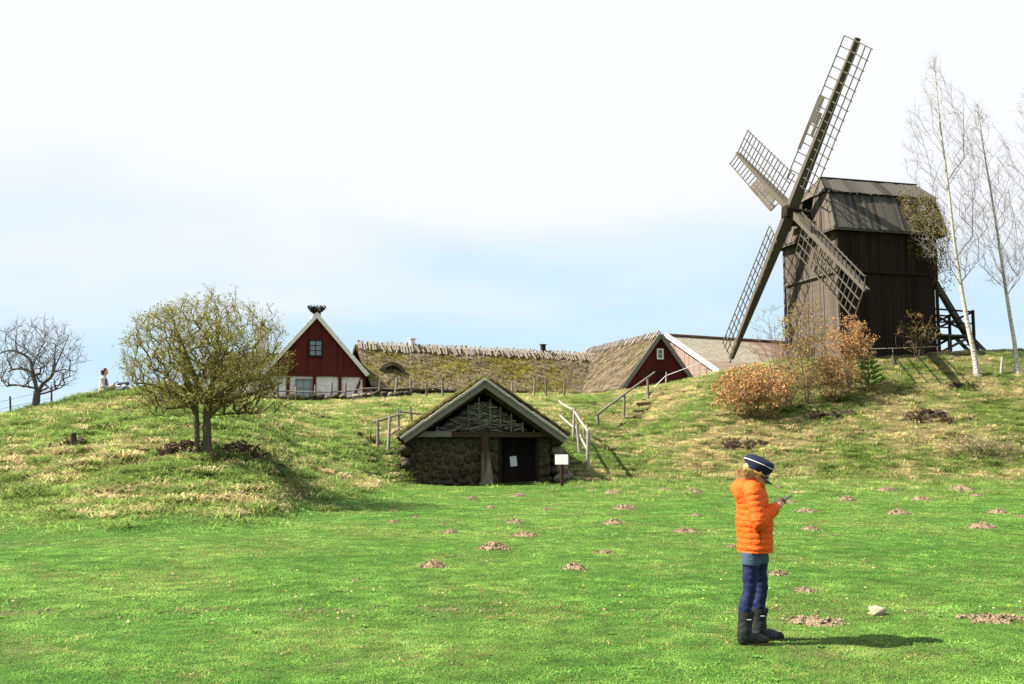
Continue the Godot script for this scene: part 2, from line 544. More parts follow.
func make_grass() -> void:
	var r := rng(77)
	var kinds := []
	for k in 3:
		kinds.append({"p": [], "c": []})
	var lawn := tuft(8, 0.036, 0.0065, 0.045, 1.5, 1)
	var lawn_far := tuft(8, 0.04, 0.012, 0.09, 1.5, 2)
	var rough_ := tuft(12, 0.13, 0.016, 0.1, 1.7, 3)
	var tries := 260000
	for k in tries:
		# evenly over the view: the farther, the sparser
		var d := 5.6 * pow(92.0 / 5.6, pow(r.randf(), 0.8))
		var x := d * r.randf_range(-0.62, 0.62)
		var z := -d
		var h := shape_at(x, z)
		if d > 66.0 and h < 5.0:
			continue
		if is_bare(x, z) or r.randf() < worn(x, z) * 1.1:
			continue
		var b := bank_of(h, x, z)
		var wild := r.randf() < b
		var near := d < 17.0
		var kind := 2 if wild else (0 if near else 1)
		if wild and r.randf() < 0.35:
			continue
		var s := r.randf_range(0.7, 1.25)
		var tint: Color
		var g := Color(0.098, 0.262, 0.038).lerp(Color(0.178, 0.322, 0.062), clampf(0.5 + 0.8 * patch.get_noise_2d(x * 2.5, z * 2.5) + r.randfn(0, 0.25), 0.0, 1.0))
		if wild:
			var st := straw_of(b, h, x, z)
			tint = g.lerp(Color(0.23, 0.28, 0.075), 0.55)
			if r.randf() < st * 0.95:
				tint = Color(0.6, 0.5, 0.27).lerp(Color(0.42, 0.36, 0.15), r.randf())
			s *= 0.75 + 0.6 * clampf(0.5 + lumps.get_noise_2d(x * 2.0, z * 2.0), 0.0, 1.0)
		else:
			tint = g
			# thin, dry places in the lawn
			var dry := clampf(1.4 * lumps.get_noise_2d(x * 1.1 + 70.0, z * 1.1) + 0.5 * patch.get_noise_2d(x * 3.0, z * 3.0 + 40.0), 0.0, 0.5)
			if r.randf() < 0.04 + dry * 0.6:
				tint = tint.lerp(Color(0.36, 0.31, 0.12), r.randf_range(0.4, 1.0))
			# the strip of the path in front is mown shorter
			s *= 0.8 if d < 9.4 else 1.0
		# clumps: darker and lighter sods a hand wide
		var sod := fine.get_noise_2d(x * 1.7, z * 1.7) + 0.6 * fine.get_noise_2d(x * 0.5 + 30.0, z * 0.5)
		tint = tint.lerp(Color(0.23, 0.35, 0.085), clampf(sod * 0.5, 0.0, 0.45)) * clampf(1.0 + 0.6 * sod, 0.5, 1.55) * r.randf_range(0.55, 1.45)
		if not wild and r.randf() < 0.03:
			s *= 1.9
		var basis := Basis(UP, r.randf() * TAU).scaled(Vector3(s, s * r.randf_range(0.7, 1.2), s))
		kinds[kind].p.append(Transform3D(basis, Vector3(x, land_of(h, x, z), z)))
		kinds[kind].c.append(Color(tint.r, tint.g, tint.b))
	# tussocks: old tufts that hang over themselves
	var tus := tuft(34, 0.27, 0.02, 0.075, 1.5, 7)
	var tp := []
	var tc := []
	for k in 5200:
		var d := 17.0 * pow(54.0 / 17.0, r.randf())
		var x := d * r.randf_range(-0.6, 0.6)
		if r.randf() > bank(x, -d) or is_bare(x, -d) or lumps.get_noise_2d(x * 1.3, d * 1.3) < -0.25:
			continue
		var st := straw(x, -d)
		var tint := Color(0.62, 0.52, 0.29) if r.randf() < 0.06 + st * 0.7 else Color(0.17, 0.26, 0.055)
		tint = tint * r.randf_range(0.7, 1.15)
		var s := r.randf_range(0.55, 1.25)
		tp.append(Transform3D(Basis(UP, r.randf() * TAU).scaled(Vector3(s * 1.25, s * r.randf_range(0.6, 1.0), s * 1.25)), Vector3(x, land(x, -d) - 0.02, -d)))
		tc.append(Color(tint.r, tint.g, tint.b))
	sow("grass_tussocks", "drooping straw and green tussocks on the banks", tus, tp, tc, M.blade)
	sow("lawn_grass", "short mown green grass of the near field", lawn, kinds[0].p, kinds[0].c, M.blade)
	sow("meadow_grass", "short green grass of the field toward the hut", lawn_far, kinds[1].p, kinds[1].c, M.blade)
	sow("bank_grass", "long tussocky grass mixed with straw on the banks", rough_, kinds[2].p, kinds[2].c, M.blade)


# ---------------------------------------------------------------- timber helpers
var unit_boards := []


func board(called: String, parent: Node3D, m: Material, centre: Vector3, size: Vector3, tone: int, basis := Basis.IDENTITY) -> MeshInstance3D:
	if unit_boards.is_empty():
		for k in 7:
			var mb := MB.new()
			var f: float = [1.0, 0.82, 1.18, 0.68, 0.92, 1.32, 0.55][k]
			mb.col = Color(f, f * [1.0, 1.0, 0.98, 1.02, 0.96, 1.0, 0.94][k], f * [1.0, 0.97, 0.95, 1.0, 0.92, 0.98, 0.9][k])
			mb.box(Transform3D.IDENTITY, Vector3.ONE, 0.06)
			unit_boards.append(mb.mesh())
	return part(called, unit_boards[tone % 7], m, parent, Transform3D(basis * Basis.from_scale(size), centre))


# a thin board over the four corners (a-b the lower edge, d-e the upper one), thick outwards
func plate(a: Vector3, b: Vector3, d: Vector3, e: Vector3, thick: float, lift: float, tone: float) -> ArrayMesh:
	var mb := MB.new()
	mb.col = Color(tone, tone, tone)
	var o := (d - a).cross(e - b).normalized()
	var p := [a + o * lift, b + o * lift, d + o * lift, e + o * lift]
	var q := [p[0] + o * thick, p[1] + o * thick, p[2] + o * thick, p[3] + o * thick]
	mb.quad(q[0], q[1], q[2], q[3])
	mb.quad(p[3], p[2], p[1], p[0])
	for k in 4:
		var j := (k + 1) % 4
		mb.quad(p[k], p[j], q[j], q[k])
	return mb.mesh()


# boards laid side by side over a sloping face: lower edge a-b, upper edge d (over a) to e (over b)
func boards_over(called: String, parent: Node3D, m: Material, a: Vector3, b: Vector3, d: Vector3, e: Vector3, count: int, r: RandomNumberGenerator, thick := 0.03, ragged := 0.04) -> void:
	for k in count:
		var t0 := (k + 0.04) / count
		var t1 := (k + 0.96) / count
		var drop := (a - d).normalized() * r.randf_range(0.0, ragged)
		part(called, plate(a.lerp(b, t0) + drop, a.lerp(b, t1) + drop, d.lerp(e, t1), d.lerp(e, t0), thick, r.randf_range(0.0, 0.045), r.randf_range(0.4, 1.45)), m, parent)


func solid(parts_: Array) -> ArrayMesh:
	var mb := MB.new()
	for p in parts_:
		mb.beam(p[0], p[1], p[2], p[3], p[4] if p.size() > 4 else UP, 0.008)
	return mb.mesh()


# ---------------------------------------------------------------- windmill
func make_mill() -> void:
	var r := rng(5)
	var t := thing("windmill", "dark wooden windmill with four lattice sails on the grassy hilltop", "windmill", Vector3(18.9, 6.22, -54.0), deg_to_rad(-75.0))
	var hx := 2.6
	var hz := 2.85
	# the body behind the boards
	var core := MB.new()
	core.box(Transform3D(Basis.IDENTITY, Vector3(0, 2.9, 0)), Vector3(hx * 2 - 0.12, 6.9, hz * 2 - 0.12))
	part("inner_wall", core.mesh(), M.dark_wood, t)
	for face in 4:
		var wide: float = hx if face % 2 == 0 else hz
		var deep: float = hz if face % 2 == 0 else hx
		var turn := Basis(UP, face * PI / 2)
		var count := 24 if face < 2 else 15
		var step := wide * 2.0 / count
		for storey in 2:
			var lo := -0.5 if storey == 0 else 4.22
			var hi := 4.35 if storey == 0 else 6.75
			var out := deep - 0.04 if storey == 0 else deep + 0.05
			for k in count:
				var x := -wide + (k + 0.5) * step
				var a := lo + (r.randf_range(-0.06, 0.03) if storey else 0.0)
				var o := out + r.randf_range(-0.012, 0.02)
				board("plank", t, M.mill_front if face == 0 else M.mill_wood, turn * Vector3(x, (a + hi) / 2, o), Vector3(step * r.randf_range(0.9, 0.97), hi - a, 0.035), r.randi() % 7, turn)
		# a ledge where the upper boarding overlaps the lower
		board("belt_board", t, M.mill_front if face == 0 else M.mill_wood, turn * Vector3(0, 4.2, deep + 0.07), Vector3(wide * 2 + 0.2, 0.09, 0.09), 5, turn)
	for sx in [-1, 1]:
		for sz in [-1, 1]:
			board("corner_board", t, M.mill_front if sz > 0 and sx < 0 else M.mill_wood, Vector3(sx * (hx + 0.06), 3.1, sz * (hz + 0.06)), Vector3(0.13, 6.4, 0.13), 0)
	# roof: steep lower slopes, flatter upper ones, hipped over the sails
	var ye := 6.36
	var yb := 8.5
	var yr := 9.76
	var E := [Vector3(-2.98, ye, 3.3), Vector3(2.98, ye, 3.3), Vector3(2.98, ye, -3.42), Vector3(-2.98, ye, -3.42)]
	var B := [Vector3(-1.72, yb, 2.86), Vector3(1.72, yb, 2.86), Vector3(1.72, yb, -3.72), Vector3(-1.72, yb, -3.72)]
	var B2 := [Vector3(-1.9, yb + 0.02, 2.98), Vector3(1.9, yb + 0.02, 2.98), Vector3(1.9, yb + 0.02, -3.82), Vector3(-1.9, yb + 0.02, -3.82)]
	var R := [Vector3(0, yr, 2.1), Vector3(0, yr, -3.82)]
	boards_over("roof_board", t, M.mill_roof, E[1], E[2], B[1], B[2], 34, r)
	boards_over("roof_board", t, M.mill_roof, E[3], E[0], B[3], B[0], 22, r)
	boards_over("roof_board", t, M.mill_roof, B2[1], B2[2], R[0], R[1], 20, r, 0.035, 0.09)
	boards_over("roof_board", t, M.mill_roof, B2[3], B2[0], R[1], R[0], 14, r, 0.035, 0.09)
	# the front hip: boards left and right of the opening for the shaft, short ones below it
	var cut0 := Vector3(-0.55, ye, 3.3)
	var cut1 := Vector3(0.55, ye, 3.3)
	var top0 := Vector3(-0.55, yb, 2.86)
	var top1 := Vector3(0.55, yb, 2.86)
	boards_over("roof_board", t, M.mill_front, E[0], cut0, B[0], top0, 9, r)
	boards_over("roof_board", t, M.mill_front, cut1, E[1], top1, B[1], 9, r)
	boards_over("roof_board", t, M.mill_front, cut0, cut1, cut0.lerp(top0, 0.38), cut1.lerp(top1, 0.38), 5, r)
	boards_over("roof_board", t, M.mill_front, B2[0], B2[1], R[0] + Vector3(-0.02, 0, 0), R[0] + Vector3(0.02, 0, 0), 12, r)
	# back gable
	boards_over("roof_board", t, M.mill_wood, Vector3(2.7, ye, -3.2), Vector3(-2.7, ye, -3.2), Vector3(1.66, yb, -3.5), Vector3(-1.66, yb, -3.5), 16, r)
	boards_over("roof_board", t, M.mill_wood, Vector3(1.8, yb, -3.5), Vector3(-1.8, yb, -3.5), Vector3(0.02, yr - 0.05, -3.5), Vector3(-0.02, yr - 0.05, -3.5), 10, r)
	part("ridge_board", solid([[Vector3(0.08, yr + 0.03, 2.2), Vector3(0.08, yr + 0.03, -3.9), 0.2, 0.05], [Vector3(-0.08, yr + 0.03, 2.2), Vector3(-0.08, yr + 0.03, -3.9), 0.2, 0.05]]), M.mill_roof, t)
	for k in 4:
		part("hip_board", solid([[E[k] + Vector3(0, 0.06, 0), B[k] + Vector3(0, 0.06, 0), 0.16, 0.06, Vector3(0, 0.4, 1)]]), M.sail_wood, t)
	for k in 4:
		part("eave_board", solid([[E[k] - Vector3(0, 0.05, 0), E[(k + 1) % 4] - Vector3(0, 0.05, 0), 0.06, 0.12]]), M.mill_roof, t)
	# ceiling under the eaves and attic darkness
	var cap := MB.new()
	cap.box(Transform3D(Basis.IDENTITY, Vector3(0, ye - 0.02, -0.05)), Vector3(5.6, 0.06, 6.4))
	part("ceiling", cap.mesh(), M.dark_wood, t)
	# wind shaft and poll end
	var tau := deg_to_rad(5.0)
	var hub := Vector3(0, 7.76, 3.97)
	var ax := Vector3(0, sin(tau), cos(tau))
	var sh := MB.new()
	sh.tube(PackedVector3Array([hub - ax * 3.6, hub + ax * 0.45]), PackedFloat32Array([0.3, 0.27]), 12)
	part("wind_shaft", sh.mesh(), M.mill_wood, t)
	part("poll_head", solid([[hub - ax * 0.3, hub + ax * 0.42, 0.62, 0.62]]), M.mill_wood, t)
	for s in [-1, 1]:
		part("shaft_beam", solid([[Vector3(s * 0.6, 7.3, 2.2), Vector3(s * 0.6, 7.3, 3.75), 0.22, 0.26]]), M.mill_wood, t)
	part("shaft_beam", solid([[Vector3(-1.1, 7.28, 3.62), Vector3(1.1, 7.28, 3.62), 0.24, 0.26]]), M.mill_wood, t)
	# sails
	var plane := Basis(Vector3.RIGHT, -tau)
	for k in 4:
		var phi := deg_to_rad(-37.4 + 90.0 * k)
		var len_: float = 9.45 if k % 2 == 0 else 8.75
		var s := Node3D.new()
		s.name = "sail"
		t.add_child(s, true)
		s.transform = Transform3D(plane * Basis(Vector3.BACK, phi), hub + ax * (0.2 if k % 2 == 0 else -0.08))
		make_sail(s, len_, k, r)
	# tail pole, with the landing and stair behind the body
	part("tail_pole", solid([[Vector3(0, 7.3, -2.9), Vector3(0, 0.1, -7.7), 0.3, 0.28]]), M.mill_roof, t)
	var tp := MB.new()
	tp.box(Transform3D(Basis.IDENTITY, Vector3(0.5, 1.18, -4.55)), Vector3(2.0, 0.1, 3.2), 0.02)
	part("landing", tp.mesh(), M.mill_roof, t)
	for x in [-0.45, 1.45]:
		part("rail", solid([[Vector3(x, 2.62, -2.9), Vector3(x, 2.5, -6.15), 0.09, 0.09]]), M.mill_wood, t)
		part("rail", solid([[Vector3(x, 1.9, -2.9), Vector3(x, 1.85, -6.15), 0.06, 0.08]]), M.mill_wood, t)
		part("brace", solid([[Vector3(x, 1.2, -2.95), Vector3(x, 2.5, -6.1), 0.1, 0.1]]), M.mill_wood, t)
		part("brace", solid([[Vector3(x, 2.55, -2.95), Vector3(x, 1.2, -6.1), 0.1, 0.1]]), M.mill_wood, t)
		part("post", solid([[Vector3(x, -0.4, -6.1), Vector3(x, 2.6, -6.1), 0.13, 0.13]]), M.mill_wood, t)
		part("post", solid([[Vector3(x, -0.4, -4.5), Vector3(x, 1.2, -4.5), 0.12, 0.12]]), M.mill_roof, t)
		part("brace", solid([[Vector3(x, -0.2, -3.0), Vector3(x, 1.15, -5.9), 0.12, 0.12]]), M.mill_roof, t)
		part("stair_string", solid([[Vector3(x * 0.6 + 0.2, 1.2, -6.2), Vector3(x * 0.6 + 0.2, -0.3, -7.9), 0.07, 0.22]]), M.mill_roof, t)
	for k in 6:
		var f := (k + 0.5) / 6.0
		part("stair_tread", solid([[Vector3(-0.1, 1.2 - 1.5 * f, -6.2 - 1.7 * f), Vector3(1.05, 1.2 - 1.5 * f, -6.2 - 1.7 * f), 0.2, 0.04]]), M.mill_roof, t)


func make_sail(s: Node3D, len_: float, which: int, r: RandomNumberGenerator) -> void:
	# along y outwards, trailing edge towards +x, front towards +z
	var mb := MB.new()
	for seg in 6:
		var y0 := -0.4 + (len_ + 0.4) * seg / 6.0
		var y1 := -0.4 + (len_ + 0.4) * (seg + 1) / 6.0
		var w0 := lerpf(0.34, 0.15, seg / 6.0)
		var w1 := lerpf(0.34, 0.15, (seg + 1) / 6.0)
		# deeper than wide, the depth reaching back
		for f in 4:
			var c := [Vector3(-0.5, 0, 0.5), Vector3(0.5, 0, 0.5), Vector3(0.5, 0, -1.35), Vector3(-0.5, 0, -1.35)]
			var u: Vector3 = c[f]
			var q: Vector3 = c[(f + 1) % 4]
			mb.quad(Vector3(0, y0, 0) + u * w0, Vector3(0, y0, 0) + q * w0, Vector3(0, y1, 0) + q * w1, Vector3(0, y1, 0) + u * w1)
	mb.box(Transform3D(Basis.IDENTITY, Vector3(0, len_, 0)), Vector3(0.16, 0.02, 0.16))
	part("stock", mb.mesh(), M.sail_wood, s)
	var first := 1.6
	var bars := 16
	var lead := 0.66
	var trail := 1.56
	# the lattice is twisted: the leading edge stands forward, the trailing edge back, less so towards the tip
	var at := func(x: float, y: float) -> Vector3:
		var k := lerpf(1.25, 0.75, y / len_)
		return Vector3(x, y, 0.05 + (-x * 0.42 * k if x < 0.0 else -x * 0.13 * k))
	for k in bars:
		var y := first + (len_ - 0.12 - first) * k / (bars - 1.0) + r.randf_range(-0.03, 0.03)
		var b := MB.new()
		var a0: Vector3 = at.call(-lead - 0.04, y)
		var a1: Vector3 = at.call(0.0, y)
		var a2: Vector3 = at.call(trail + 0.05, y + r.randf_range(-0.04, 0.04))
		b.beam(a0, a1, 0.042, 0.05, Vector3.BACK)
		b.beam(a1, a2, 0.042, 0.05, Vector3.BACK)
		part("cross_bar", b.mesh(), M.sail_wood, s)
	for x in [-lead, 0.55, 1.06, trail]:
		var b := MB.new()
		for seg in 5:
			var y0 := first + (len_ - 0.1 - first) * seg / 5.0
			var y1 := first + (len_ - 0.1 - first) * (seg + 1) / 5.0
			b.beam((at.call(x, y0) as Vector3) + Vector3(0, 0, 0.05), (at.call(x, y1) as Vector3) + Vector3(0, 0, 0.05), 0.045, 0.045, Vector3.BACK)
		part("lath", b.mesh(), M.sail_wood, s)
	# weather boards along the leading side, some lost
	var spans: Array = [[3.3, 6.1], [1.5, 4.6], [4.6, 7.0], [1.3, 2.4]][which]
	var y := float(spans[0])
	while y < spans[1]:
		var y1 := y + r.randf_range(0.55, 0.95)
		for w in 3:
			if r.randf() < 0.12:
				continue
			var x0 := -0.14 - 0.2 * w
			part("weather_board", plate((at.call(x0 - 0.18, y) as Vector3), (at.call(x0, y) as Vector3), (at.call(x0, y1 - 0.01) as Vector3), (at.call(x0 - 0.18, y1 - 0.01) as Vector3), 0.02, 0.07 + 0.004 * w, r.randf_range(0.7, 1.15)), M.sail_wood, s)
		y = y1


# leaves in loose clumps: each a bent pair of triangles about an edge
func leaf(mb: MB, p: Vector3, size: float, r: RandomNumberGenerator, dir := Vector3.ZERO) -> void:
	var a := Vector3(r.randfn(), r.randfn(), r.randfn()).normalized()
	if dir != Vector3.ZERO:
		a = (a * 0.8 + dir).normalized()
	var b := a.cross(Vector3(r.randfn(), r.randfn(), r.randfn())).normalized()
	var o := a.cross(b) * size * 0.18
	var tip := p + a * size
	var l := p + a * size * 0.45 + b * size * 0.32 + o
	var q := p + a * size * 0.45 - b * size * 0.32 + o
	mb.tri(p, l, tip)
	mb.tri(p, tip, q)


func make_ivy() -> void:
	var r := rng(15)
	var base := Transform3D(Basis(UP, deg_to_rad(-75.0)), Vector3(18.9, 6.22, -54.0))
	var t := thing("climbing_plant", "mossy green climber hanging over the windmill's roof corner and wall", "climber", base.origin, deg_to_rad(-75.0))
	var mb := MB.new()
	var st := MB.new()
	st.col = Color(0.09, 0.065, 0.035)
	for k in 40:
		var z := r.randf_range(-3.5, -1.3)
		var pts := PackedVector3Array()
		var rads := PackedFloat32Array()
		var low := lerpf(5.4, 2.6, clampf((-z - 1.0) / 2.2, 0, 1)) + r.randf_range(0.0, 2.4)
		var y := 8.55
		while y > low:
			var x := lerpf(3.08, 1.86, clampf((y - 6.3) / 2.2, 0, 1)) if y > 6.3 else 2.78 + 0.15 * sin(y * 3.0 + k)
			pts.append(Vector3(x + r.randf_range(0.0, 0.1), y, z))
			rads.append(0.012)
			z += r.randf_range(-0.12, 0.12)
			y -= 0.25
		if pts.size() > 2:
			st.tube(pts, rads, 3, false)
		for p in pts:
			if r.randf() < 0.28:
				continue
			for q in (8 if p.y > 6.3 else 7):
				var f := r.randf()
				mb.col = Color(0.17, 0.165, 0.025).lerp(Color(0.11, 0.12, 0.02), f) if r.randf() < 0.7 else Color(0.2, 0.14, 0.05)
				leaf(mb, p + Vector3(absf(r.randfn(0.04, 0.09)), r.randfn(0, 0.15), r.randfn(0, 0.16)), r.randf_range(0.06, 0.12), r, Vector3(0.3, -0.4, 0))
	part("foliage", mb.mesh(), M.leaf, t)
	part("stem", st.mesh(), M.twig, t)


# ---------------------------------------------------------------- farmstead
func thatch_color(x: float, s: float, moss: float) -> Color:
	var k := clampf(moss + 0.9 * patch.get_noise_2d(x * 3.0, s * 5.0) + 0.7 * lumps.get_noise_2d(x * 2.5, s * 3.5), 0.0, 1.0)
	var b := Color(0.2, 0.165, 0.105).lerp(Color(0.12, 0.1, 0.07), clampf(0.5 + fine.get_noise_2d(x * 2.0, s * 2.0), 0, 1))
	return b.lerp(Color(0.125, 0.115, 0.016), k)


# one slope of thatch: a thick sheet from the eave (p + along) up to the ridge, uneven like straw
func thatch_slope(eave: Vector3, along: Vector3, up_: Vector3, thick: float, moss: Callable, sag := 0.0) -> ArrayMesh:
	var mb := MB.new()
	var nx := int(along.length() / 0.22)
	var ns := int(up_.length() / 0.2)
	var o := along.cross(up_).normalized()
	for layer in 2:
		for s in ns + 1:
			for x in nx + 1:
				var fx := float(x) / nx
				var fs := float(s) / ns
				var q := along.length() * fx
				var w := up_.length() * fs
				var lift := thick + 0.09 * lumps.get_noise_2d(q * 2.0, w * 2.0) + 0.05 * fine.get_noise_2d(q * 2.5, w * 2.5)
				lift *= smoothstep(0.0, 0.12, fs + 0.06) if layer == 0 else 0.0
				var p := eave + along * fx + up_ * fs + o * lift + Vector3(0, -sag * fx * fs, 0)
				if layer == 0 and s == 0:
					p += -up_.normalized() * (0.06 * fine.get_noise_2d(q * 3.0, 3.0))
				mb.v.append(p)
				mb.c.append(thatch_color(q, w, moss.call(fx, fs)))
				mb.n.append(o)
	var row := nx + 1
	var back := row * (ns + 1)
	for s in ns:
		for x in nx:
			var a := s * row + x
			mb.face(a, a + 1, a + row + 1); mb.face(a, a + row + 1, a + row)
			mb.face(back + a, back + a + row + 1, back + a + 1); mb.face(back + a, back + a + row, back + a + row + 1)
	for x in nx:
		mb.face(x, back + x + 1, x + 1); mb.face(x, back + x, back + x + 1)
	for s in ns:
		var a := s * row
		mb.face(a, a + row, back + a + row); mb.face(a, back + a + row, back + a)
		var b := a + nx
		mb.face(b, back + b + row, b + row); mb.face(b, back + b, back + b + row)
	mb.smooth()
	return mb.mesh()


# loose straw ends lying down the slope
func straw_ends(parent: Node3D, eave: Vector3, along: Vector3, up_: Vector3, lift: float, count: int, moss: Callable, seed_: int, sag := 0.0) -> void:
	var r := rng(seed_)
	var mb := MB.new()
	for k in 6:
		var y := r.randf_range(-0.05, 0.05)
		mb.tri(Vector3(-0.014 + y, 0.16, 0), Vector3(0.014 + y, 0.16, 0), Vector3(y + r.randf_range(-0.05, 0.05), -0.16, r.randf_range(0.02, 0.06)))
	var mm := MultiMesh.new()
	mm.transform_format = MultiMesh.TRANSFORM_3D
	mm.use_colors = true
	mm.mesh = mb.mesh()
	mm.instance_count = count
	var o := along.cross(up_).normalized()
	var b := Basis(along.normalized(), up_.normalized(), o)
	for k in count:
		var fx := r.randf()
		var fs := pow(r.randf(), 1.2)
		var q := along.length() * fx
		var w := up_.length() * fs
		var p := eave + along * fx + up_ * fs + o * (lift + 0.09 * lumps.get_noise_2d(q * 2.0, w * 2.0) + 0.05 * fine.get_noise_2d(q * 2.5, w * 2.5)) + Vector3(0, -sag * fx * fs, 0)
		var c := thatch_color(q, w, moss.call(fx, fs)) * r.randf_range(0.75, 1.7)
		mm.set_instance_transform(k, Transform3D(b * Basis(Vector3.BACK, r.randfn(0, 0.25)) * Basis.from_scale(Vector3.ONE * r.randf_range(0.6, 1.2)), p))
		mm.set_instance_color(k, Color(c.r, c.g, c.b))
	var i := MultiMeshInstance3D.new()
	i.name = "straw"
	i.multimesh = mm
	i.material_override = M.twig
	i.set_meta("kind", "stuff")
	parent.add_child(i, true)


func window_at(parent: Node3D, c: Vector3, w: float, h: float, cols: int, rows: int, frame: Material, basis := Basis.IDENTITY) -> void:
	var n := Node3D.new()
	n.name = "window"
	parent.add_child(n, true)
	n.transform = Transform3D(basis, c)
	for s in [-1, 1]:
		board("frame", n, frame, Vector3(s * (w / 2 + 0.03), 0, 0.03), Vector3(0.09, h + 0.18, 0.08), 0)
		board("frame", n, frame, Vector3(0, s * (h / 2 + 0.04), 0.03), Vector3(w - 0.03, 0.1, 0.08), 0)
	for k in cols - 1:
		board("glazing_bar", n, frame, Vector3(-w / 2 + w * (k + 1) / cols, 0, 0.02), Vector3(0.05, h, 0.04), 0)
	for k in rows - 1:
		board("glazing_bar", n, frame, Vector3(0, -h / 2 + h * (k + 1) / rows, 0.018), Vector3(w, 0.04, 0.036), 0)
	var g := MB.new()
	for i in cols:
		for j in rows:
			var p := MB.new()
			p.box(Transform3D(Basis.IDENTITY, Vector3(-w / 2 + w * (i + 0.5) / cols, -h / 2 + h * (j + 0.5) / rows, 0.0)), Vector3(w / cols - 0.02, h / rows - 0.02, 0.008))
			part("pane", p.mesh(), M.glass, n)
	g.box(Transform3D(Basis.IDENTITY, Vector3(0, 0, -0.14)), Vector3(w + 0.1, h + 0.1, 0.02))
	part("curtain", g.mesh(), M.curtain, n)


func gable_backing(t: Node3D, hw: float, lo: float, ya: float, z: float, deep: float) -> void:
	var mb := MB.new()
	for zz in [z, -deep]:
		mb.tri(Vector3(-hw, lo, zz), Vector3(hw, lo, zz), Vector3(0, ya - 0.05, zz))
		mb.tri(Vector3(hw, lo, zz - 0.05), Vector3(-hw, lo, zz - 0.05), Vector3(0, ya - 0.05, zz - 0.05))
	part("gable_wall", mb.mesh(), M.dark_wood, t)


func make_red_house() -> void:
	var r := rng(31)
	var t := thing("half_timbered_house", "red gabled house with white half-timbered ground floor beside the mossy thatch", "house", Vector3(-12.2, 4.05, -62.0), deg_to_rad(14.0))
	var hw := 3.06
	var ye := 1.78
	var ya := 5.42
	var deep := 9.0
	# whitewashed ground floor as panels between red posts
	var core := MB.new()
	core.box(Transform3D(Basis.IDENTITY, Vector3(0, ye / 2 - 0.5, -deep / 2 - 0.05)), Vector3(hw * 2 - 0.1, ye + 1.0, deep))
	part("wall", core.mesh(), M.lime, t)
	for x in [-2.97, -1.66, -0.06, 1.5, 2.97]:
		board("post", t, M.red_board, Vector3(x, ye / 2 - 0.4, 0.02), Vector3(0.2, ye + 0.8, 0.12), r.randi() % 3)
	board("sill_beam", t, M.red_board, Vector3(0, ye - 0.02, 0.03), Vector3(hw * 2, 0.18, 0.13), 1)
	part("brace", solid([[Vector3(2.2, 0.0, 0.02), Vector3(2.9, ye, 0.02), 0.13, 0.11, Vector3.BACK]]), M.red_board, t)
	part("brace", solid([[Vector3(-2.2, 0.0, 0.02), Vector3(-2.9, ye, 0.02), 0.13, 0.11, Vector3.BACK]]), M.red_board, t)
	for k in 6:
		board("post", t, M.red_board, Vector3(-hw - 0.0, ye / 2 - 0.4, -0.6 - k * 1.6), Vector3(0.1, ye + 0.8, 0.2), r.randi() % 3)
	gable_backing(t, hw, ye, ya, -0.02, deep)
	# vertical red boards in the gable
	var count := 30
	for k in count:
		var x0 := -hw + hw * 2 * k / count
		var x1 := -hw + hw * 2 * (k + 1) / count - 0.012
		var slope := (ya - ye) / (hw + 0.12)
		var h0 := ya - absf(x0) * slope
		var h1 := ya - absf(x1) * slope
		var f := r.randf_range(0.65, 1.25)
		part("gable_board", plate(Vector3(x0, ye + 0.05 + r.randf_range(-0.03, 0.02), 0.03), Vector3(x1, ye + 0.05 + r.randf_range(-0.03, 0.02), 0.03), Vector3(x1, maxf(h1, ye + 0.1), 0.03), Vector3(x0, maxf(h0, ye + 0.1), 0.03), 0.03, r.randf_range(0.0, 0.03), f), M.red_board, t)
	window_at(t, Vector3(-0.03, 3.42, 0.13), 0.72, 0.92, 2, 3, M.dark_wood)
	window_at(t, Vector3(-0.72, 0.92, 0.1), 0.86, 0.98, 2, 2, M.grey_wood)
	# thatch and white verge boards
	var moss := func(_x: float, _s: float) -> float: return 0.2
	for s in [-1, 1]:
		var eave := Vector3(s * (hw + 0.12), ye - 0.1, 0.22 if s > 0 else -deep - 0.1)
		var along: Vector3 = Vector3(0, 0, -deep - 0.32) * s
		var up_ := Vector3(-s * (hw + 0.12), ya - ye + 0.1, 0)
		part("thatch", thatch_slope(eave, along, up_, 0.14, moss), M.thatch, t)
		part("verge_board", solid([[Vector3(s * (hw + 0.14), ye - 0.02, 0.33), Vector3(-s * 0.1, ya + 0.16, 0.33 + 0.004 * s), 0.09, 0.25, Vector3(s * 0.78, 0.62, 0)]]), M.white_board, t)
	part("ridge_cap", solid([[Vector3(0, ya + 0.12, 0.2), Vector3(0, ya + 0.12, -deep), 0.5, 0.16]]), M.thatch, t)


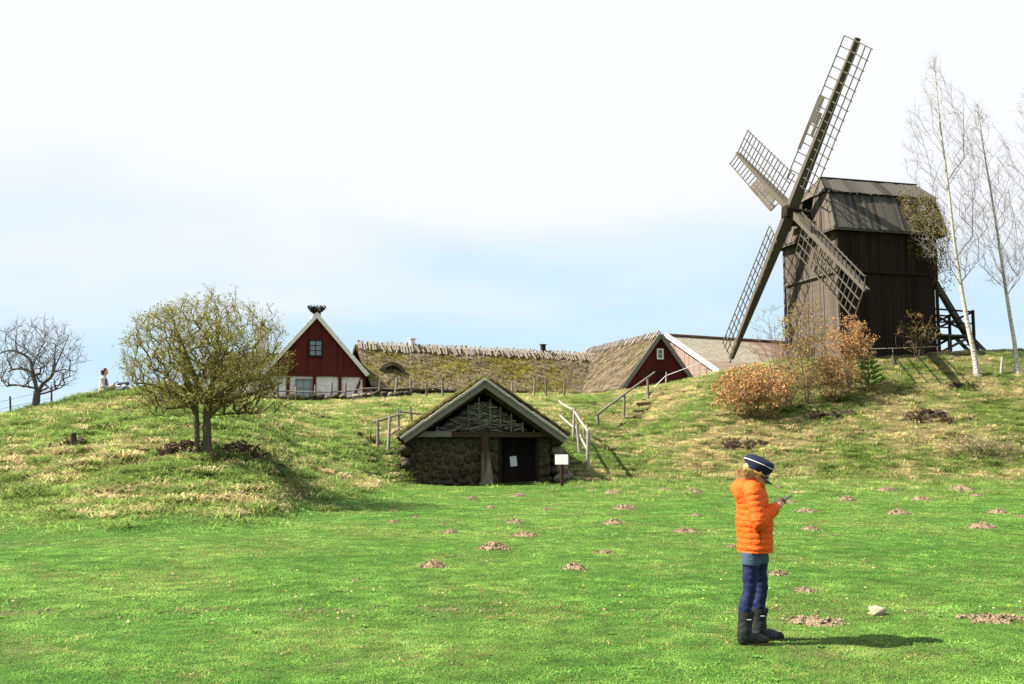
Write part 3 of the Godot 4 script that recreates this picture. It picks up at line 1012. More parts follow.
func make_nest() -> void:
	# a woven platform for storks on the point of the gable
	var r := rng(9)
	var t := thing("stork_nest", "dark twig nest platform perched on the tip of the red gable", "nest", Vector3(-12.2, 9.72, -61.9), 0.3)
	var mb := MB.new()
	for k in 220:
		var a := r.randf() * TAU
		var f := r.randf()
		var rad := lerpf(0.16, 0.56, f)
		var p := Vector3(cos(a) * rad, f * 0.4 - 0.08, sin(a) * rad)
		var d := Vector3(-sin(a), r.randfn(0, 0.25), cos(a)) + Vector3(r.randfn(), 0, r.randfn()) * 0.3
		mb.beam(p - d.normalized() * 0.16, p + d.normalized() * 0.16, 0.022, 0.022)
	part("twigs", mb.mesh(), M.dark_wood, t)
	var rim := MB.new()
	for k in 16:
		var a := TAU * k / 16.0
		rim.beam(Vector3(cos(a) * 0.14, -0.12, sin(a) * 0.14), Vector3(cos(a) * 0.58, 0.4, sin(a) * 0.58), 0.03, 0.03)
	part("basket_spokes", rim.mesh(), M.dark_wood, t)
	part("mast", solid([[Vector3(0, -0.5, 0), Vector3(0, 0.05, 0), 0.12, 0.12]]), M.dark_wood, t)


func ridge_sticks(t: Node3D, a: Vector3, b: Vector3, spacing: float, side: Vector3, r: RandomNumberGenerator, long_ := 0.75) -> void:
	# split wood riders hung over the ridge, their crossed ends standing up
	var count := int((b - a).length() / spacing)
	for k in count:
		var p := a.lerp(b, (k + 0.5 + r.randf_range(-0.25, 0.25)) / count)
		var d := (side + (b - a).normalized() * r.randfn(0, 0.12)).normalized()
		var l := long_ * r.randf_range(0.75, 1.15)
		var o := (b - a).normalized().cross(d)
		if o.y < 0.0:
			o = -o
		part("ridge_stick", solid([[p + d * l + o * 0.08, p - d * r.randf_range(0.05, 0.2) + o * 0.1, r.randf_range(0.07, 0.13), 0.06]]), M.ridge_wood, t)


func make_longhouse() -> void:
	var r := rng(41)
	var t := thing("thatched_longhouse", "long low house with mossy thatched roof and stick-covered ridge", "house", Vector3(-9.07, 4.4, -63.0), deg_to_rad(28.0))
	# local: x along the house to the right and away, z towards the viewer
	var x0 := 0.25
	var x1 := 20.5
	var rise := 2.95
	var ye := 0.5
	var moss := func(fx: float, fs: float) -> float:
		var k := 0.42 + 0.3 * exp(-pow((fx - 0.52) / 0.16, 2.0)) + 0.12 * sin(fx * 21.0) - 0.22 * smoothstep(0.78, 0.95, fx)
		return k - 0.25 * smoothstep(0.12, 0.0, fs)
	var eave := Vector3(x0, ye, 0.0)
	var along := Vector3(x1 - x0, 0, 0)
	var up_ := Vector3(0, rise, -3.2)
	part("thatch", thatch_slope(eave, along, up_, 0.24, moss), M.thatch, t)
	straw_ends(t, eave, along, up_, 0.25, 9000, moss, 71)
	part("thatch", thatch_slope(Vector3(x1, ye, -6.4), -along, Vector3(0, rise, 3.2), 0.24, moss), M.thatch, t)
	var core := MB.new()
	core.box(Transform3D(Basis.IDENTITY, Vector3((x0 + x1) / 2, -0.25, -3.2)), Vector3(x1 - x0 - 0.3, 1.9, 5.3))
	part("wall", core.mesh(), M.lime, t)
	for k in 8:
		board("post", t, M.dark_wood, Vector3(x0 + 0.4 + k * 3.3, -0.25, -0.53), Vector3(0.2, 1.9, 0.06), 0)
	# pale straw cap with its riders
	var cap := thatch_slope(Vector3(x0, ye + rise - 0.46, -2.7), along, Vector3(0, 0.52, -0.5), 0.3, func(_a, _b): return -0.7)
	part("ridge_cap", cap, M.thatch, t)
	var cap2 := thatch_slope(Vector3(x1, ye + rise - 0.46, -3.7), -along, Vector3(0, 0.52, 0.5), 0.3, func(_a, _b): return -0.7)
	part("ridge_cap", cap2, M.thatch, t)
	ridge_sticks(t, Vector3(x0, ye + rise + 0.3, -3.12), Vector3(x1, ye + rise + 0.3, -3.12), 0.2, Vector3(0, -0.72, 0.69), r)
	ridge_sticks(t, Vector3(x0, ye + rise + 0.36, -3.24), Vector3(x1, ye + rise + 0.36, -3.24), 0.34, Vector3(0, -0.72, -0.69), r)
	# eyebrow window under a hood of thatch
	var hood := MB.new()
	hood.col = Color(0.13, 0.11, 0.06)
	var cz := -1.55
	var cy := 1.55
	var seg := 14
	for k in seg:
		var a0 := PI * k / seg
		var a1 := PI * (k + 1) / seg
		var prof := func(a: float, g: float) -> Vector3: return Vector3(2.0 + cos(a) * (0.66 + g * 1.3), cy + sin(a) * (0.66 + g), 0)
		var i0: Vector3 = prof.call(a0, 0.0)
		var i1: Vector3 = prof.call(a1, 0.0)
		var o0: Vector3 = prof.call(a0, 0.24)
		var o1: Vector3 = prof.call(a1, 0.24)
		var f := Vector3(0, 0, cz + 0.62)
		var b := Vector3(0, 0.1, cz - 1.5)
		hood.quad(i0 + f, o0 + f - Vector3(0, 0, 0.1), o1 + f - Vector3(0, 0, 0.1), i1 + f)
		hood.quad(o0 + f - Vector3(0, 0, 0.1), o0 + b, o1 + b, o1 + f - Vector3(0, 0, 0.1))
		hood.quad(i0 + f, i1 + f, i1 + b, i0 + b)
	part("dormer_hood", hood.mesh(), M.thatch, t)
	var dw := MB.new()
	dw.box(Transform3D(Basis.IDENTITY, Vector3(2.0, cy + 0.3, cz + 0.2)), Vector3(1.2, 0.75, 0.04))
	part("dormer_shutter", dw.mesh(), M.dark_wood, t)
	board("dormer_sill", t, M.dark_wood, Vector3(2.0, cy - 0.02, cz + 0.5), Vector3(1.36, 0.08, 0.3), 2)
	for k in 3:
		board("dormer_bar", t, M.grey_wood, Vector3(1.65 + k * 0.35, cy + 0.3, cz + 0.25), Vector3(0.04, 0.6, 0.04), 0)
	# chimneys
	board("chimney", t, M.lime, Vector3(4.3, ye + rise + 0.25, -3.3), Vector3(0.34, 1.1, 0.34), 0)
	board("chimney_cap", t, M.lime, Vector3(4.3, ye + rise + 0.83, -3.3), Vector3(0.46, 0.08, 0.46), 2)
	board("chimney", t, M.dark_wood, Vector3(14.6, ye + rise + 0.3, -3.3), Vector3(0.3, 1.1, 0.3), 2)
	board("chimney_cap", t, M.dark_wood, Vector3(14.6, ye + rise + 0.9, -3.3), Vector3(0.42, 0.06, 0.42), 2)


func make_wing() -> void:
	var r := rng(43)
	var t := thing("thatched_barn", "thatched barn wing with red board gable and small high window", "barn", Vector3(9.62, 5.05, -65.0), deg_to_rad(17.2))
	var hw := 2.5
	var ye := 0.3
	var ya := 3.3
	var deep := 13.0
	var core := MB.new()
	core.box(Transform3D(Basis.IDENTITY, Vector3(0, -0.2, -deep / 2 - 0.1)), Vector3(hw * 2 - 0.1, 1.2, deep - 0.1))
	part("wall", core.mesh(), M.lime, t)
	gable_backing(t, hw, -0.9, ya, -0.04, deep)
	var count := 26
	for k in count:
		var x0 := -hw + hw * 2 * k / count
		var x1 := -hw + hw * 2 * (k + 1) / count - 0.012
		var slope := (ya - ye) / (hw + 0.1)
		part("gable_board", plate(Vector3(x0, -0.8, 0.0), Vector3(x1, -0.8, 0.0), Vector3(x1, ya - absf(x1) * slope, 0.0), Vector3(x0, ya - absf(x0) * slope, 0.0), 0.03, r.randf_range(0.0, 0.025), r.randf_range(0.65, 1.25)), M.red_board, t)
	window_at(t, Vector3(0, 2.32, 0.08), 0.32, 0.52, 1, 2, M.white_board)
	board("lintel", t, M.dark_wood, Vector3(-0.05, 1.12, 0.07), Vector3(1.7, 0.1, 0.08), 0)
	board("door_seam", t, M.dark_wood, Vector3(-0.05, 0.2, 0.07), Vector3(0.09, 1.8, 0.05), 0)
	board("dark_door", t, M.dark_wood, Vector3(1.95, -0.1, 0.07), Vector3(0.75, 1.3, 0.06), 0)
	var moss := func(_x: float, _s: float) -> float: return -0.12
	var sag := 0.7
	for s in [-1, 1]:
		var along: Vector3 = Vector3(0, 0, -deep) * s
		var up_ := Vector3(-s * (hw + 0.35), ya - ye + 0.55, 0)
		var eave := Vector3(s * (hw + 0.35), ye - 0.45, 0.2 if s > 0 else -deep + 0.2)
		part("thatch", thatch_slope(eave, along, up_, 0.2, moss), M.thatch_worn, t)
		if s < 0:
			straw_ends(t, eave, along, up_, 0.2, 3500, moss, 73)
		part("verge_board", solid([[Vector3(s * (hw + 0.42), ye - 0.52, 0.27), Vector3(s * 0.02, ya + 0.26, 0.27), 0.08, 0.28, Vector3(s * 0.78, 0.62, 0)]]), M.grey_wood, t)
		ridge_sticks(t, Vector3(s * 0.03, ya + 0.4, 0.1), Vector3(s * 0.03, ya + 0.4, -deep), 0.42, Vector3(s * 0.65, -0.76, 0), r, 0.6)


func make_barn() -> void:
	var r := rng(47)
	# local: x along the ridge away to the right, z towards the viewer; origin under the near gable's peak
	var t := thing("plank_barn", "grey plank barn with white verge board and weathered tiled roof", "barn", Vector3(11.6, 5.2, -72.9), deg_to_rad(28.0))
	var hw := 5.4
	var ye := 1.32
	var ya := 4.1
	var long_ := 24.0
	var core := MB.new()
	core.box(Transform3D(Basis.IDENTITY, Vector3(long_ / 2 + 0.1, 0.15, 0)), Vector3(long_, 2.3, hw * 2 - 0.2))
	part("wall", core.mesh(), M.pink_board, t)
	var count := 44
	for k in count:
		var z0 := -hw + hw * 2 * k / count
		var z1 := -hw + hw * 2 * (k + 1) / count - 0.015
		var slope := (ya - ye) / hw
		part("gable_board", plate(Vector3(0, -1.0, z0), Vector3(0, -1.0, z1), Vector3(0, ya - absf(z1) * slope - 0.05, z1), Vector3(0, ya - absf(z0) * slope - 0.05, z0), 0.03, r.randf_range(0.0, 0.03), r.randf_range(0.75, 1.2)), M.pink_board, t)
	for s in [-1, 1]:
		part("verge_board", solid([[Vector3(-0.32, ye - 0.12, s * (hw + 0.35)), Vector3(-0.32, ya + 0.12, s * 0.02), 0.07, 0.34, Vector3(0, 0.9, s * 0.45)]]), M.white_board, t)
	# courses of tiles, each lapping the one below
	var mb := MB.new()
	var rows := 26
	for s in [1, -1]:
		for k in rows:
			var f0 := float(k) / rows
			var f1 := float(k + 1) / rows + 0.02
			var cols := 90
			for j in cols:
				var x0 := -0.28 + (long_ + 0.4) * j / cols
				var x1 := -0.28 + (long_ + 0.4) * (j + 0.96) / cols
				var lo := Vector3(0, lerpf(ye - 0.12, ya + 0.1, f0) + 0.02, s * lerpf(hw + 0.35, 0.0, f0))
				var hi := Vector3(0, lerpf(ye - 0.12, ya + 0.1, f1), s * lerpf(hw + 0.35, 0.0, f1))
				var k2 := smoothstep(-0.25, 0.35, 0.16 * (x0 - 6.5) + 0.6 * lumps.get_noise_2d(x0 * 1.5, k * 0.6))
				var c := Color(0.24, 0.225, 0.18).lerp(Color(0.17, 0.1, 0.085), k2)
				if f0 < 0.3:
					c = c.lerp(Color(0.2, 0.14, 0.1), 0.6)
				mb.col = c * r.randf_range(0.88, 1.1)
				var u := Vector3(0, 0.008 * sin(j * 2.6 + k), 0)
				if s > 0:
					mb.quad(Vector3(x0, 0, 0) + lo, Vector3(x1, 0, 0) + lo + u, Vector3(x1, 0, 0) + hi + u, Vector3(x0, 0, 0) + hi)
					mb.quad(Vector3(x0, -0.03, 0) + lo, Vector3(x1, -0.03, 0) + lo, Vector3(x1, 0, 0) + lo + u, Vector3(x0, 0, 0) + lo)
				else:
					mb.quad(Vector3(x1, 0, 0) + lo, Vector3(x0, 0, 0) + lo, Vector3(x0, 0, 0) + hi, Vector3(x1, 0, 0) + hi)
	var tiles := part("roof_tiles", mb.mesh(), M.twig, t)
	tiles.set_meta("kind", "stuff")
	var under := MB.new()
	for s in [-1, 1]:
		under.beam(Vector3(long_ / 2, ye - 0.2, s * (hw + 0.25)), Vector3(long_ / 2, ya + 0.02, s * 0.05), long_ + 0.2, 0.06, Vector3(0, 0.9, s * 0.45))
	part("roof_deck", under.mesh(), M.dark_wood, t)
	part("ridge_tile", solid([[Vector3(-0.3, ya + 0.2, 0), Vector3(long_, ya + 0.2, 0), 0.3, 0.12]]), M.tile, t)
	part("gutter_board", solid([[Vector3(0, ye - 0.16, hw + 0.33), Vector3(long_, ye - 0.16, hw + 0.33), 0.07, 0.16]]), M.dark_wood, t)


func make_cottage() -> void:
	# a limewashed cottage that shows between the tree and the red house
	var t := thing("whitewashed_cottage", "low whitewashed cottage with a chimney, half hidden behind the budding tree", "house", Vector3(-18.6, 4.0, -69.0), deg_to_rad(10.0))
	var core := MB.new()
	core.box(Transform3D(Basis.IDENTITY, Vector3(0, 0.7, -2.0)), Vector3(4.4, 2.9, 4.0))
	part("wall", core.mesh(), M.lime, t)
	for x in [-1.3, -0.2, 0.9, 1.9]:
		board("post", t, M.grey_wood, Vector3(x, 0.7, 0.02), Vector3(0.12, 2.9, 0.06), 1)
	var moss := func(_x: float, _s: float) -> float: return 0.1
	part("thatch", thatch_slope(Vector3(-2.5, 1.95, 0.4), Vector3(5.0, 0, 0), Vector3(0, 1.9, -2.4), 0.2, moss), M.thatch, t)
	part("thatch", thatch_slope(Vector3(2.5, 1.95, -4.4), Vector3(-5.0, 0, 0), Vector3(0, 1.9, 2.4), 0.2, moss), M.thatch, t)
	board("chimney", t, M.lime, Vector3(1.1, 4.6, -2.0), Vector3(0.9, 2.4, 0.9), 0)
	board("chimney_cap", t, M.lime, Vector3(1.1, 5.75, -2.0), Vector3(1.05, 0.12, 1.05), 2)
	board("chimney_pot", t, M.iron, Vector3(1.1, 6.05, -2.0), Vector3(0.3, 0.5, 0.3), 0)


# ---------------------------------------------------------------- stones
var stone_shapes := []


func lump(seed_: int, sx: float, sy: float, sz: float, rings := 5, seg := 8, wobble := 0.22) -> ArrayMesh:
	var r := rng(seed_)
	var f := noise(0.9, seed_, FastNoiseLite.TYPE_SIMPLEX_SMOOTH, 2)
	var mb := MB.new()
	var tone := r.randf_range(0.75, 1.2)
	mb.col = Color(tone, tone * r.randf_range(0.94, 1.0), tone * r.randf_range(0.84, 0.97))
	var grid := []
	for i in rings + 1:
		var a := PI * i / rings
		var row := []
		for j in seg:
			var b := TAU * j / seg
			var d := Vector3(sin(a) * cos(b), cos(a), sin(a) * sin(b))
			# squarish rather than round
			var k := 1.0 / pow(pow(absf(d.x), 3.0) + pow(absf(d.y), 3.0) + pow(absf(d.z), 3.0), 0.333)
			d = d * lerpf(1.0, k, 0.55) * (1.0 + wobble * f.get_noise_3d(d.x * 1.3 + seed_, d.y * 1.3, d.z * 1.3) * 2.0)
			row.append(Vector3(d.x * sx, d.y * sy, d.z * sz))
		grid.append(row)
	for i in rings:
		for j in seg:
			var k := (j + 1) % seg
			if i > 0:
				mb.tri(grid[i][j], grid[i][k], grid[i + 1][k])
			if i < rings - 1:
				mb.tri(grid[i][j], grid[i + 1][k], grid[i + 1][j])
	for k in mb.n.size():
		mb.n[k] = mb.n[k]
	mb.smooth()
	return mb.mesh()


func stones() -> Array:
	if stone_shapes.is_empty():
		for k in 9:
			stone_shapes.append(lump(100 + k, 0.5, 0.5, 0.5))
	return stone_shapes


func stone(parent: Node3D, at: Vector3, size: Vector3, r: RandomNumberGenerator, m: Material, called := "stone") -> MeshInstance3D:
	var b := Basis.from_euler(Vector3(r.randfn(0, 0.12), r.randf_range(-0.4, 0.4), r.randfn(0, 0.2)))
	return part(called, stones()[r.randi() % 9], m, parent, Transform3D(b * Basis.from_scale(size), at))


# stones that share a wall face: the cells round scattered points, shrunk by the joint and domed
func fitted_stones(parent: Node3D, area: Rect2, count: int, z: float, r: RandomNumberGenerator) -> void:
	var seeds := []
	var tries := 0
	while seeds.size() < count and tries < 4000:
		tries += 1
		var p := area.position + Vector2(r.randf() * area.size.x, r.randf() * area.size.y)
		var apart := 0.2 + 0.16 * lumps.get_noise_2d(p.x * 9.0, p.y * 9.0 + 3.0) - 0.00003 * tries
		var ok := true
		for q: Vector2 in seeds:
			if Vector2((p.x - q.x) * 0.8, p.y - q.y).length() < apart:
				ok = false
				break
		if ok:
			seeds.append(p)
	for p: Vector2 in seeds:
		var poly := [area.position, area.position + Vector2(area.size.x, 0), area.end, area.position + Vector2(0, area.size.y)]
		for q: Vector2 in seeds:
			if q == p or p.distance_to(q) > 1.6:
				continue
			var mid := (p + q) * 0.5
			var n := (q - p).normalized()
			var cut := []
			for k in poly.size():
				var a: Vector2 = poly[k]
				var b: Vector2 = poly[(k + 1) % poly.size()]
				var da := (a - mid).dot(n) + 0.014
				var db := (b - mid).dot(n) + 0.014
				if da <= 0.0:
					cut.append(a)
				if (da < 0.0) != (db < 0.0):
					cut.append(a.lerp(b, da / (da - db)))
			poly = cut
		if poly.size() < 3:
			continue
		# round the corners once, then raise the face
		var ring := []
		for k in poly.size():
			var a: Vector2 = poly[k]
			var b: Vector2 = poly[(k + 1) % poly.size()]
			if a.distance_to(b) < 0.02:
				continue
			ring.append(a.lerp(b, 0.22) + Vector2(r.randfn(), r.randfn()) * 0.006)
			ring.append(a.lerp(b, 0.78) + Vector2(r.randfn(), r.randfn()) * 0.006)
		if ring.size() < 4:
			continue
		var mb := MB.new()
		var f := r.randf_range(0.7, 1.6)
		mb.col = Color(f, f * r.randf_range(0.92, 1.02), f * r.randf_range(0.78, 1.0))
		var c := Vector2.ZERO
		for q: Vector2 in ring:
			c += q / ring.size()
		var high := r.randf_range(0.05, 0.13)
		var tiltx := r.randfn(0, 0.15)
		var tilty := r.randfn(0, 0.15)
		for k in ring.size():
			var a: Vector2 = ring[k]
			var b: Vector2 = ring[(k + 1) % ring.size()]
			var a1 := c.lerp(a, 0.78)
			var b1 := c.lerp(b, 0.78)
			var up_ := func(q: Vector2) -> float: return z + high + (q.x - c.x) * tiltx + (q.y - c.y) * tilty
			mb.quad(Vector3(a.x, a.y, z - 0.03), Vector3(b.x, b.y, z - 0.03), Vector3(b1.x, b1.y, up_.call(b1)), Vector3(a1.x, a1.y, up_.call(a1)))
			mb.tri(Vector3(a1.x, a1.y, up_.call(a1)), Vector3(b1.x, b1.y, up_.call(b1)), Vector3(c.x, c.y, (up_.call(c) as float) + 0.02))
		mb.smooth()
		part("stone", mb.mesh(), M.stone, parent)


# ---------------------------------------------------------------- the earth hut
func make_hut() -> void:
	var r := rng(51)
	var t := thing("earth_hut", "low turf-roofed stone hut with brushwood gable dug into the bank", "hut", Vector3(-0.93, 0.17, -34.4), deg_to_rad(7.0))
	var ya := 3.42
	var xe := 2.76
	var yv := 1.5
	var zw := -0.75     # the stone wall stands back under the eaves
	# stone wall: mortar backing with separate stones
	var back := MB.new()
	back.box(Transform3D(Basis.IDENTITY, Vector3(-0.95, 0.7, zw - 0.25)), Vector3(3.1, 2.1, 0.4))
	back.box(Transform3D(Basis.IDENTITY, Vector3(2.15, 0.7, zw - 0.25)), Vector3(0.5, 2.1, 0.4))
	part("mortar_wall", back.mesh(), M.mortar, t)
	# field stones fitted side by side, each with its own outline
	fitted_stones(t, Rect2(-2.5, -0.02, 3.08, 1.66), 44, zw - 0.06, r)
	fitted_stones(t, Rect2(1.95, -0.02, 0.5, 1.66), 8, zw - 0.06, r)
	# side walls: bigger stones stacked against the bank
	for side in [-1, 1]:
		for k in 17:
			var zz := zw - 0.1 - 0.55 * (k % 4)
			var yy := 0.12 + 0.34 * (k / 4)
			stone(t, Vector3(side * (2.62 + r.randf_range(-0.06, 0.08)), yy, zz), Vector3(0.45, 0.36, 0.6), r, M.stone)
	for p in [[2.72, 0.2, -0.3, 0.55], [2.75, 0.52, -0.45, 0.5], [2.95, 0.3, -0.7, 0.5], [2.8, 0.86, -0.6, 0.46], [2.62, 1.15, -0.55, 0.42], [-2.66, 0.7, -0.6, 0.4], [-2.7, 1.2, -0.5, 0.44]]:
		stone(t, Vector3(p[0], p[1], p[2]), Vector3(p[3], p[3] * 0.7, p[3] * 0.8), r, M.pale_stone if p[0] > 0 else M.stone, "boulder")
	# trunk post in the middle
	var tr := MB.new()
	tr.col = Color(0.85, 0.8, 0.75)
	tr.tube(PackedVector3Array([Vector3(0.1, -0.2, -0.5), Vector3(0.13, 0.15, -0.5), Vector3(0.1, 0.7, -0.52), Vector3(0.06, 1.2, -0.53), Vector3(0.05, 1.72, -0.55)]), PackedFloat32Array([0.3, 0.23, 0.18, 0.165, 0.17]), 10)
	for k in tr.v.size():
		# bark is left on the upper half only
		tr.c[k] = Color(1.0, 0.95, 0.88) if tr.v[k].y + 0.25 * sin(tr.v[k].x * 20.0) < 0.75 else Color(0.28, 0.2, 0.14)
	part("trunk_post", tr.mesh(), M.grey_wood, t)
	# door: dark planks set back in the opening
	var door := Node3D.new()
	door.name = "door"
	t.add_child(door, true)
	for k in 6:
		board("door_plank", door, M.dark_wood, Vector3(0.72 + k * 0.23, 0.75, zw - 0.75), Vector3(0.222, 1.9, 0.05), [6, 3, 1, 6, 3, 1][k])
	board("latch", door, M.iron, Vector3(0.72, 0.85, zw - 0.7), Vector3(0.06, 0.16, 0.04), 0)
	for x in [0.6, 1.93]:
		board("door_post", t, M.dark_wood, Vector3(x, 0.75, zw - 0.38), Vector3(0.12, 1.9, 0.8), 1)
	# lintel and the weathered plank at its left end
	part("door_head", solid([[Vector3(0.55, 1.68, zw - 0.4), Vector3(2.0, 1.68, zw - 0.4), 0.8, 0.1, UP]]), M.dark_wood, t)
	part("lintel", solid([[Vector3(-2.62, 1.72, -0.62), Vector3(2.5, 1.72, -0.62), 0.24, 0.18, UP]]), M.brown_wood, t)
	part("tie_plank", solid([[Vector3(-2.45, 1.73, -0.46), Vector3(-1.12, 1.74, -0.46), 0.05, 0.2, UP]]), M.grey_wood_along, t)
	# brushwood infill: a woven mass of sticks too fine to pick apart
	var br := MB.new()
	for k in 900:
		var yy := r.randf_range(1.82, 2.85)
		var lim := (ya - 0.42 - yy) / (ya - yv) * xe
		var x := r.randf_range(-lim, lim)
		var l := minf(r.randf_range(0.2, 0.6), lim * 0.7)
		var d := Vector3(1, r.randfn(0, 0.22), r.randfn(0, 0.1)).normalized()
		var p := Vector3(clampf(x, -lim + l / 2, lim - l / 2), yy, -0.68 + r.randfn(0, 0.05))
		var f := r.randf()
		br.col = Color(0.045, 0.037, 0.03).lerp(Color(0.42, 0.38, 0.32), f * f * f)
		br.beam(p - d * l / 2, p + d * l / 2, r.randf_range(0.014, 0.03), 0.02)
	part("brushwood", br.mesh(), M.twig, t).set_meta("kind", "stuff")
	# back wall under the far end of the roof
	var bw := MB.new()
	for zz in [-6.45, -6.65]:
		bw.tri(Vector3(-xe, yv, zz), Vector3(xe, yv, zz), Vector3(0, ya - 0.02, zz))
		bw.quad(Vector3(-xe, -0.2, zz), Vector3(xe, -0.2, zz), Vector3(xe, yv, zz), Vector3(-xe, yv, zz))
	part("back_wall", bw.mesh(), M.mortar, t)
	for x in [-2.0, -1.62, -0.52, -0.16, 0.24, 0.6, 0.98, 1.38, 1.78]:
		var top: float = ya - 0.3 - absf(x) * (ya - yv) / xe
		board("stake", t, M.grey_wood, Vector3(x, (maxf(1.8, top - 0.75) + top) / 2, -0.57), Vector3(0.055, top - maxf(1.8, top - 0.75), 0.05), r.randi() % 6)
	# roof: rafters, deck, turf, verge timbers
	for s in [-1, 1]:
		var a := Vector3(s * xe, yv, 0.0)
		var b := Vector3(0, ya, 0.0)
		var nrm := Vector3(s * (ya - yv), xe, 0).normalized()
		part("verge_timber", solid([[a + nrm * 0.02, b + nrm * 0.02 + Vector3(-s * 0.14, 0.09, 0.002 * s), 0.12, 0.2, nrm]]), M.grey_wood, t)
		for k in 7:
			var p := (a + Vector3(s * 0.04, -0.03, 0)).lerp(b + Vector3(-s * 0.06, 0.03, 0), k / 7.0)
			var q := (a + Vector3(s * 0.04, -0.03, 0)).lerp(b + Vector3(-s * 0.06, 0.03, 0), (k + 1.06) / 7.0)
			part("verge_slab", solid([[Vector3(0, 0, 0.03) + p + nrm * r.randf_range(0.14, 0.17), Vector3(0, 0, 0.03) + q + nrm * r.randf_range(0.15, 0.18), r.randf_range(0.2, 0.28), r.randf_range(0.06, 0.1), nrm]]), M.sunlit_slab_wood, t)
		var deck := MB.new()
		deck.beam(a + Vector3(0, 0, -3.4), b + Vector3(0, 0, -3.4), 6.6, 0.08, nrm)
		part("roof_deck", deck.mesh(), M.dark_wood, t)
		for k in 4:
			part("rafter", solid([[a + Vector3(0, -0.1, -0.35 - 0.3 * k), b + Vector3(0, -0.14, -0.35 - 0.3 * k), 0.1, 0.12, nrm]]), M.brown_wood, t)
		# turf, thick and uneven
		var turf := MB.new()
		var nz := 22
		var ns := 14
		for i in ns + 1:
			for j in nz + 1:
				var p := (a - (b - a).normalized() * 0.12).lerp(b, float(i) / ns) + Vector3(0, 0, -0.09 - 6.5 * j / nz)
				var lift := 0.24 + 0.07 * lumps.get_noise_2d(p.x * 3.0, p.z * 3.0) + 0.04 * fine.get_noise_2d(p.x * 2.0, p.z * 2.0)
				turf.v.append(p + nrm * lift)
				turf.n.append(nrm)
				turf.c.append(Color(0.12, 0.12, 0.03).lerp(Color(0.24, 0.2, 0.09), clampf(0.6 + lumps.get_noise_2d(p.x * 3.0, p.z * 3.0), 0, 1)))
		for i in ns:
			for j in nz:
				var k := i * (nz + 1) + j
				if s < 0:
					turf.face(k, k + nz + 2, k + nz + 1); turf.face(k, k + 1, k + nz + 2)
				else:
					turf.face(k, k + nz + 1, k + nz + 2); turf.face(k, k + nz + 2, k + 1)
		turf.smooth()
		part("turf", turf.mesh(), M.ground, t)
	# grass growing on the roof
	var gr := tuft(11, 0.2, 0.012, 0.06, 1.0, 6)
	var mm := MultiMesh.new()
	mm.transform_format = MultiMesh.TRANSFORM_3D
	mm.use_colors = true
	mm.mesh = gr
	mm.instance_count = 4200
	for k in 4200:
		var s := -1.0 if r.randf() < 0.5 else 1.0
		var f := r.randf()
		var nrm := Vector3(s * (ya - yv), xe, 0).normalized()
		var z := -0.1 - 6.0 * pow(r.randf(), 2.6)
		var p := Vector3(s * xe * 1.03, yv - 0.03, z).lerp(Vector3(0, ya, z), f) + nrm * 0.25
		mm.set_instance_transform(k, Transform3D(Basis(UP, r.randf() * TAU).scaled(Vector3.ONE * r.randf_range(0.4, 0.95)), p))
		var c := Color(0.3, 0.25, 0.12) if r.randf() < 0.55 else Color(0.12, 0.16, 0.03)
		c = c * r.randf_range(0.75, 1.2)
		mm.set_instance_color(k, Color(c.r, c.g, c.b))
	var o := MultiMeshInstance3D.new()
	o.name = "roof_grass"
	o.multimesh = mm
	o.material_override = M.blade
	o.set_meta("kind", "stuff")
	t.add_child(o, true)
	# papers and the sign
	var hut := t.transform
	var paper := MB.new()
	paper.box(Transform3D.IDENTITY, Vector3(0.22, 0.31, 0.006))
	var pp := solo("paper_notice", paper.mesh(), M.paper, "white paper notice pinned to the hut's dark door", "notice")
	pp.transform = hut * Transform3D(Basis(Vector3.BACK, 0.1), Vector3(1.17, 0.78, zw - 0.715))
	pp.scale = Vector3(1.1, 1.15, 1)
	var sg := thing("sign_board", "small white sign on a brown post beside the hut door", "sign", Vector3(1.66, land(1.66, -33.4), -33.4), 0.05)
	board("post", sg, M.brown_wood, Vector3(0, 0.35, 0), Vector3(0.11, 1.25, 0.09), 0)
	var pn := MB.new()
	pn.box(Transform3D.IDENTITY, Vector3(0.43, 0.33, 0.025), 0.004)
	part("panel", pn.mesh(), M.paper, sg, Transform3D(Basis(Vector3.RIGHT, -0.15), Vector3(-0.02, 0.88, 0.07)))


# ---------------------------------------------------------------- fences
func post(parent: Node3D, foot: Vector3, tall: float, w: float, m: Material, r: RandomNumberGenerator, lean := 0.05, called := "post") -> void:
	var f := foot - parent.position
	var d := Vector3(r.randfn(0, lean), 1, r.randfn(0, lean)).normalized()
	var mb := MB.new()
	var tone := r.randf_range(0.8, 1.25)
	mb.col = Color(tone, tone, tone)
	mb.tube(PackedVector3Array([f - d * 0.25, f + d * tall * 0.5, f + d * tall * 0.93, f + d * tall]), PackedFloat32Array([w * 0.55, w * 0.5, w * 0.46, w * 0.3]), 7)
	part(called, mb.mesh(), m, parent)


func rail(parent: Node3D, a: Vector3, b: Vector3, w: float, m: Material, r: RandomNumberGenerator, called := "rail") -> void:
	var p := a - parent.position
	var q := b - parent.position
	var mb := MB.new()
	var tone := r.randf_range(0.85, 1.25)
	mb.col = Color(tone, tone, tone)
	var mid := p.lerp(q, 0.5) + Vector3(r.randfn(0, 0.02), r.randfn(0, 0.02), 0)
	mb.tube(PackedVector3Array([p, mid, q]), PackedFloat32Array([w * 0.5, w * 0.48, w * 0.42]), 6)
	part(called, mb.mesh(), m, parent)


func on(x: float, z: float, up_ := 0.0) -> Vector3:
	return Vector3(x, land(x, z) + up_, z)


